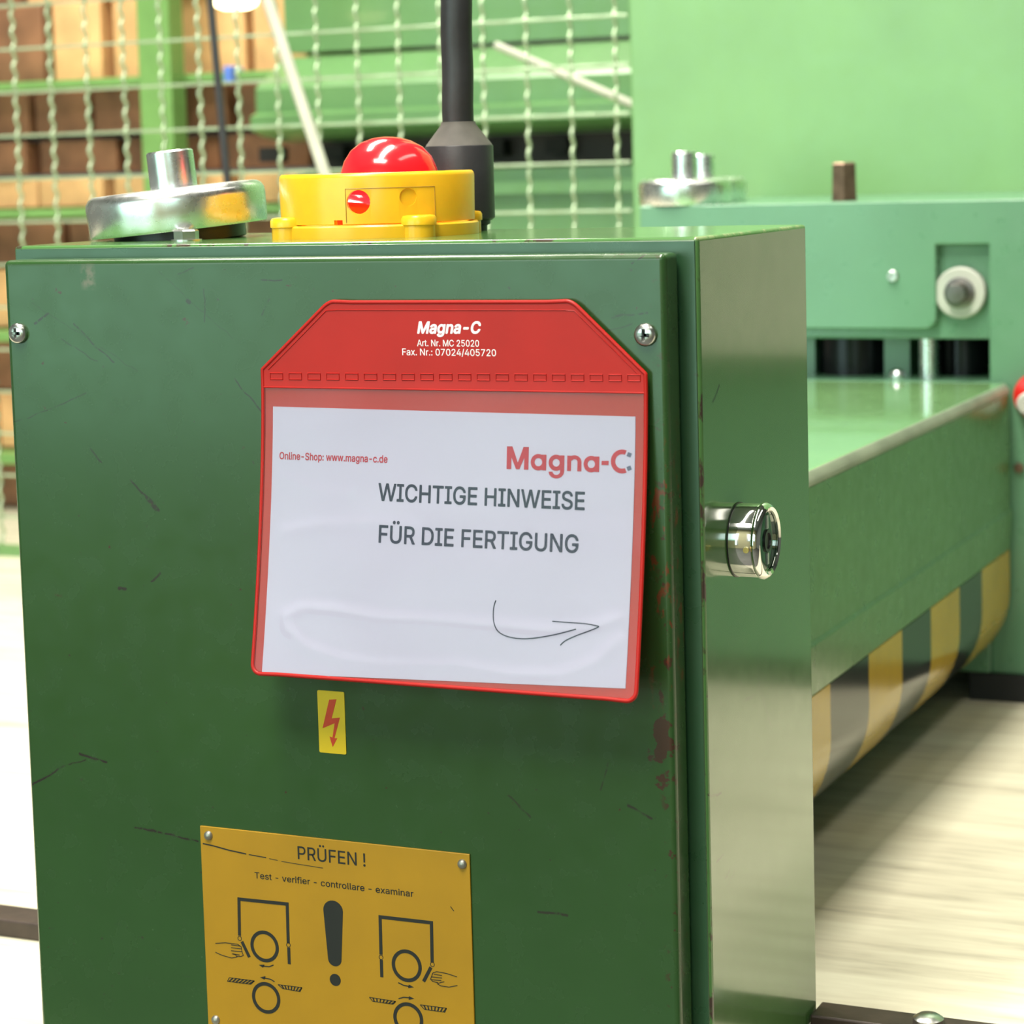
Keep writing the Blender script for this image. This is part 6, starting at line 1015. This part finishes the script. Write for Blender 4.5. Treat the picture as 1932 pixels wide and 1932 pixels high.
# rollers and pins in the gap between beam and table
def post(px0, px1, y, m, name):
    a = at(px0, 680, 'y', y).x; c = at(px1, 680, 'y', y).x
    build(name, MB().lathe([((c - a) / 2, -190), ((c - a) / 2, ZBB)], ((a + c) / 2, y, 0), n=40), m, mach, smooth=40)
m_blkst = simple('blackened_steel', (0.02, 0.02, 0.025), 0.25, 0.7)
post(1548, 1676, 1150, m_blkst, 'roller')
post(1734, 1772, 1110, m_steel2, 'guide_pin')
post(1776, 1862, 1150, m_blkst, 'roller')
a = at(1676, 680, 'y', 1140).x; c = at(1724, 680, 'y', 1140).x
build('bearing_block', MB().box(a, c, 1125, 1180, -190, ZBB), m_mach, mach)
a = at(1525, 680, 'y', 1140).x; c = at(1546, 680, 'y', 1140).x
build('bearing_block', MB().box(a, c, 1125, 1180, -190, ZBB), m_mach, mach)
q = at(1703, 712, 'z', -190)
build('ball_nut', MB().lathe([(7, 0), (8, 4), (6.5, 8), (3, 10), (.1, 10.4)], (q.x, 1085, -190), n=24), m_steel2, mach, smooth=60)
# hexagonal stud on the beam
q = at(1593, 365, 'y', 1150); zt_ = at(1593, 306, 'y', 1150).z
m_rust = simple('brown_rusty_steel', (0.20, 0.13, 0.09), 0.35, 0.8, var=0.3, vscale=80)
build('hex_stud', MB().lathe([(14.5, 0), (13.5, 4), (12.8, zt_ - ZBT - 2), (11.2, zt_ - ZBT), (.1, zt_ - ZBT)], (q.x, 1150, ZBT), n=6), m_rust, mach, smooth=25)
# discs on the beam
q = at(1293, 392, 'y', 1108)
disc((q.x, 1108, ZBT + .3), 46, 25, Vector((0, 0, 1)), True, 'round steel disc with stub on the left end of the machine crossbeam', 'round steel discs', 12.5, 27)
q = at(1328, 380, 'y', 1215)
disc((q.x, 1215, ZBT + .3), 44, 25, Vector((0, 0, 1)), True, 'steel disc with stub half hidden behind the disc on the crossbeam', 'round steel discs', 11.5, 24)
# ------------------------------------------------------------------ table with apron and striped guard
XA = -66.0
tb = thing('roller_table', (-248, 700, ZD), 'green machine table with flat top and striped guard, running back to the column', 'table')
YT0, YT1 = 300.0, YC - 7.0
prof = [(-430, -190), (-430, -200), (XA, -200), (XA, -196), (XA - 6, -190)]
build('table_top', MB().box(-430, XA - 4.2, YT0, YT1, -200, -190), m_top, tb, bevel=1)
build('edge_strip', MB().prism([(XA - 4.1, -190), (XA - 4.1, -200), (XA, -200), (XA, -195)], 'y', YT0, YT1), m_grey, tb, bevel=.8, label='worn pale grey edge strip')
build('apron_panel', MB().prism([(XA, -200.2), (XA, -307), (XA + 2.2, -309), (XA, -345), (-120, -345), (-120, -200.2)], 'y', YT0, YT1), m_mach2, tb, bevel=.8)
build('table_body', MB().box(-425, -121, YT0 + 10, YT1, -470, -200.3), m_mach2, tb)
gR = 76.0
gp = [(XA, -345.5), (XA, -385)] + [(XA - gR * (1 - math.cos(a)), -385 - gR * math.sin(a)) for a in [math.radians(6 * k) for k in range(1, 12)]]
ins = [(x - 1.8, z + .6) for x, z in gp][::-1]
gpoly = gp + ins
m_blktape = simple('black_hazard_tape', (0.009, 0.014, 0.010), 0.14, coat=0.0, coatr=0.08, bump=0.04, bscale=60)
m_yeltape = simple('yellow_hazard_tape', (0.40, 0.26, 0.016), 0.16, coat=0.0, coatr=0.08, bump=0.04, bscale=60)
ys = [at(x, y, 'x', XA).y for x, y in ((1568, 1400), (1640, 1330), (1703, 1300), (1757, 1250), (1811, 1200), (1853, 1150))]
w_ = ys[1] - ys[0]
ed = [YT0, ys[0] - w_, ] + ys + [YT1 - 2]
for k in range(len(ed) - 1):
    mt, lb = (m_blktape, 'black stripe') if k % 2 == 0 else (m_yeltape, 'yellow stripe')
    build('hazard_stripe', MB().prism(gpoly, 'y', ed[k], ed[k + 1] - .15), mt, tb, smooth=50, label=lb)
# guard under-plate
build('guard_plate', MB().prism([(x - 2.2, z + 1.0) for x, z in gp] + [(x - 4.5, z + 2.4) for x, z in gp][::-1], 'y', YT0, YT1 - 2), m_kick, tb, smooth=50)
# red and white push button on the column at the right edge
q = at(1926, 757, 'y', YC - 10)
m_red2 = simple('red_lens', (0.6, 0.02, 0.015), 0.25)
pb = thing('push_button', (q.x + 12, YC, q.z), 'small red and white push button on the column at the right edge', 'button')
build('collar', MB().lathe([(22, 0), (22, 5), (20, 6)], (q.x + 14, YC, q.z + 4), (0, -1, 0), 40), m_red2, pb, smooth=40)
build('cap', MB().lathe([(11, 6), (11, 16), (9, 18), (.1, 18)], (q.x + 8, YC, q.z - 2), (0, -1, 0), 32), m_wash, pb, smooth=40)
q = at(1923, 882, 'y', YC)
tag(build('column_bolt', MB().lathe([(5, 0), (5, 4), (.1, 4.5)], (q.x, YC, q.z), (0, -1, 0), 6), m_rust, None), 'small brown bolt on the column below the push button', 'bolt')

# ------------------------------------------------------------------ tall green housing behind the beam
hx0 = at(1190, 200, 'y', 1450).x
ho = thing('machine_housing', (0, 1700, ZD), 'large plain light green sheet metal housing at upper right', 'machine')
build('front_panel', MB().box(hx0, 900, 1451, 1460, ZD, 1150), m_house, ho, bevel=2)
build('side_panel', MB().box(hx0 + 1, hx0 + 10, 1461, 2000, ZD, 1150), m_house, ho)
build('top_panel', MB().box(hx0 + 11, 900, 1461, 2000, 1140, 1150), m_house, ho)

# ------------------------------------------------------------------ wire mesh fence
YM = 1520.0
m_wire = simple('pale_green_wire', (0.42, 0.52, 0.35), 0.25, 0.4, var=0.1, vscale=60)
fence = thing('mesh_fence', (-1300, YM, ZD), 'pale green crimped wire mesh fence across the left background', 'fence')
xs_ref = [at(28, 36, 'y', YM).x, at(1161, 90, 'y', YM).x]
NX = 16
dx = (xs_ref[1] - xs_ref[0]) / 15.0
dx = (at(1076, 80, 'y', YM).x - at(92, 72, 'y', YM).x) / 13.0
xw0 = at(92, 72, 'y', YM).x
zrow = 57.6; zr_ref = at(100, 172, 'y', YM).z
me_v = me_h = None
FZ0, FZ1 = ZD + 12, 700.0
FX0, FX1 = xw0 - 9 * dx, at(1190, 200, 'y', YM).x
def wire_v(x):
    n = int((FZ1 - FZ0) / 4.8)
    return [(x + 0.4 * math.sin((zz := FZ0 + (FZ1 - FZ0) * i / n) / 23.0 * 2 * PI), YM + 3.4 * math.cos(zz / 23.0 * 2 * PI), zz) for i in range(n + 1)]
k = 0; proto = None
x = xw0 - 8 * dx
while x < FX1 - 4:
    if proto is None:
        proto = build('wire', MB().tube(wire_v(x), 2.5, 8), m_wire, fence, smooth=60, org=(x, YM, FZ0))
    else:
        o = proto.copy(); COL.objects.link(o); o.parent = fence; o.location = W((x, YM, FZ0)) - W(ORG[fence])
    x += dx
proto = None
z = zr_ref - zrow * 10
hz = []
while z < FZ1 - 10:
    if z > FZ0 + 15:
        if proto is None:
            n = 120
            proto = build('wire', MB().tube([(FX0 + (FX1 - FX0) * i / n, YM - 5.0 + 1.0 * math.sin(i * 1.1), z) for i in range(n + 1)], 2.1, 6), m_wire, fence, smooth=60, org=((FX0 + FX1) / 2, YM, z))
        else:
            o = proto.copy(); COL.objects.link(o); o.parent = fence; o.location = W(((FX0 + FX1) / 2, YM, z)) - W(ORG[fence])
    z += zrow
m_fr = simple('fence_frame_green', (0.14, 0.28, 0.10), 0.4)
build('bottom_rail', MB().box(FX0, FX1, YM - 9, YM + 9, ZD, ZD + 14), m_fr, fence)
build('top_rail', MB().box(FX0, FX1, YM - 9, YM + 9, FZ1, FZ1 + 25), m_fr, fence)
build('end_post', MB().box(FX0 - 30, FX0, YM - 15, YM + 15, ZD, FZ1 + 25), m_fr, fence)

# ------------------------------------------------------------------ green machine behind the fence
gx0 = at(488, 180, 'y', 1760).x
m_bgm = paint('background_enamel', rough=0.35, speck=0, coat=0.2, base=(0.11, 0.245, 0.085))
bgm = thing('press_brake', ((gx0 + hx0) / 2, 1900, ZD), 'green machine with dark slot seen through the wire fence', 'machine')
zz = lambda py, y=1760: at(700, py, 'y', y).z
XR = hx0 - 6
build('upper_panel', MB().box(gx0, XR, 1840, 2100, zz(92, 1840), 800), m_bgm, bgm)
build('ledge', MB().prism([(1839, zz(95)), (1760, zz(150)), (1752, zz(160)), (1752, zz(205)), (1735, zz(212)), (1735, zz(238)), (1765, zz(250)), (1839, zz(262))], 'x', gx0, XR), m_bgm, bgm)
m_slot = simple('dark_brown_slot', (0.035, 0.025, 0.02), 0.6)
build('slot_back', MB().box(gx0 + 30, XR, 1860, 1880, zz(345), zz(262)), m_slot, bgm)
build('lower_body', MB().box(gx0 + 40, XR, 1790, 2100, ZD, zz(325)), m_bgm, bgm)
build('lower_rail', MB().box(gx0 + 40, XR, 1770, 1789, zz(372), zz(350)), m_bgm, bgm)
for k, px in enumerate((520, 640, 940, 1060)):
    q = at(px, 292, 'y', 1850)
    build('slot_block', MB().box(q.x - 16, q.x + 16, 1830, 1859, zz(300, 1850), zz(272, 1850)), m_darkin, bgm)

# ------------------------------------------------------------------ timber stacks on a green rack
m_or = simple('orange_timber', (0.74, 0.42, 0.19), 0.6, var=0.25, vscale=14, bump=0.2, bscale=60)
m_brn = simple('brown_timber', (0.22, 0.10, 0.05), 0.65, var=0.4, vscale=14, bump=0.2, bscale=60)
rack = thing('storage_rack', (-1900, 2000, ZD), 'green storage rack with beams behind the fence at upper left', 'rack')
m_rack = simple('rack_green', (0.17, 0.34, 0.10), 0.4)
YR = 1850.0
pa, pb_ = at(290, 150, 'y', YR).x, at(350, 150, 'y', YR).x
build('upright', MB().box(pa, pb_, YR - 40, YR, ZD, 900), m_rack, rack, bevel=2)
build('upright', MB().box(-2850, -2790, YR - 40, YR, ZD, 900), m_rack, rack, bevel=2)
ztab = lambda py: at(150, py, 'y', YR + 60).z
beams = [(153, 168), (392, 408), (620, 640), (850, 870)]
XRR = gx0 - 10
for (a, c) in beams:
    build('shelf_beam', MB().box(-2789, XRR + 20, YR + 1, YR + 50, ztab(c), ztab(a)), m_rack, rack, bevel=1)
    build('shelf_beam', MB().box(-2789, XRR + 20, 2300, 2350, ztab(c), ztab(a)), m_rack, rack, bevel=1)
rows = [(-90, 0, m_or), (4, 152, m_or), (170, 255, m_brn), (262, 328, m_brn), (332, 391, m_or), (412, 500, m_brn), (506, 618, m_or), (644, 740, m_brn), (744, 848, m_or), (874, 960, m_brn)]
nm = {0: 'topmost', 1: 'second', 2: 'third', 3: 'fourth', 4: 'fifth', 5: 'sixth', 6: 'seventh', 7: 'eighth', 8: 'ninth', 9: 'lowest'}
for ri, (a, c, mt) in enumerate(rows):
    z0, z1 = ztab(c), ztab(a); x = -2760.0; j = 0
    while x < XRR - 20:
        w = random.uniform(88, 135) if mt is m_or else random.uniform(100, 190)
        x1 = min(x + w, XRR)
        y0 = YR + 52 + random.uniform(0, 30)
        if x1 - x > 30 and x1 > -2350:
            mm = mt if random.random() > .15 else (m_brn if mt is m_or else m_or)
            o = build('timber_beam', MB().box(x + 4, x1 - 4, y0, 2290, z0 + 1, z1 - 1), mm, None, bevel=2)
            tag(o, ('pale orange' if mm is m_or else 'dark brown') + ' sawn timber end in the %s row of the rack behind the fence' % nm[ri], 'timber', 'timber on the rack, %s row' % nm[ri])
        x = x1 + random.uniform(2, 12); j += 1

# ------------------------------------------------------------------ rods, lamp
m_rod = simple('dark_rod', (0.03, 0.03, 0.035), 0.5)
m_strap = simple('pale_grey_bar', (0.50, 0.50, 0.42), 0.45)
def rod(name, p0, p1, y, r, mat, label, ext0=0, ext1=0):
    a = at(p0[0], p0[1], 'y', y); c = at(p1[0], p1[1], 'y', y); d = (c - a).normalized()
    o = build(name, MB().tube([a - d * ext0, a, a.lerp(c, .5), c, c + d * ext1], r, 14), mat, None, smooth=50)
    return tag(o, label, 'rod')
ybar = 1300.0
a = at(395, 0, 'y', ybar); c = at(440, 440, 'y', ybar)
d = (c - a).normalized()
rod('thin_pole', (397, 0), (438, 440), ybar, 4.6, m_rod, 'thin dark upright pole left of the red button, in front of the fence', 700, (a.z - ZD) / abs(d.z) - (c - a).length - 1)
yb2 = 1220.0
a = at(505, 0, 'y', yb2); c = at(612, 325, 'y', yb2); d = (c - a).normalized()
rod('leaning_bar', (505, 0), (612, 325), yb2, 7.0, m_strap, 'pale grey bar leaning diagonally in front of the fence', 700, (a.z - ZD) / abs(d.z) - (c - a).length - 2)
rod('diagonal_rod', (935, 85), (1178, 190), 1640.0, 5.2, m_strap, 'pale brownish rod slanting down to the right behind the fence', 0, 120)
lp = at(445, 19, 'y', 1650)
m_bulb, nt, b = new_mat('glowing_bulb'); setin(b, base=(1, .95, .7), emis=(1.0, 0.86, 0.45), estr=9)
wl = thing('work_lamp', (lp.x, 1650, lp.z), 'small glowing yellowish lamp at the top edge behind the fence', 'lamp')
build('bulb', MB().lathe([(.1, 0), (18, 1.5), (28, 6), (31, 13), (29, 22)], (lp.x, 1650, lp.z), n=32), m_bulb, wl, smooth=60)
build('shade', MB().lathe([(31.5, 14), (34, 15), (30, 40), (14, 70), (8, 78)], (lp.x, 1650, lp.z), n=32), m_lampbody, wl, smooth=60)
build('stem', MB().lathe([(4, 78), (4, 2750 - lp.z)], (lp.x, 1650, lp.z), n=10), m_rod, wl)
q = at(432, 142, 'y', 1700)
m_blue = simple('blue_plastic', (0.10, 0.20, 0.65), 0.4)
bc = thing('blue_clip', (q.x, 1826, q.z), 'small blue plastic clip right of the dark pole behind the fence', 'clip')
q = at(432, 142, 'y', 1840)
ORG[bc] = Vector((q.x, 1840, q.z - 12)); bc.location = W(ORG[bc])
build('clip_body', MB().box(q.x - 7, q.x + 7, 1836, 1858, q.z - 13, q.z + 13), m_blue, bc, bevel=2)
build('clip_hook', MB().tube([(q.x, 1858, q.z + 8), (q.x, 1875, q.z + 10), (q.x, 1890, q.z - 2)], 2.5, 8), m_blue, bc)
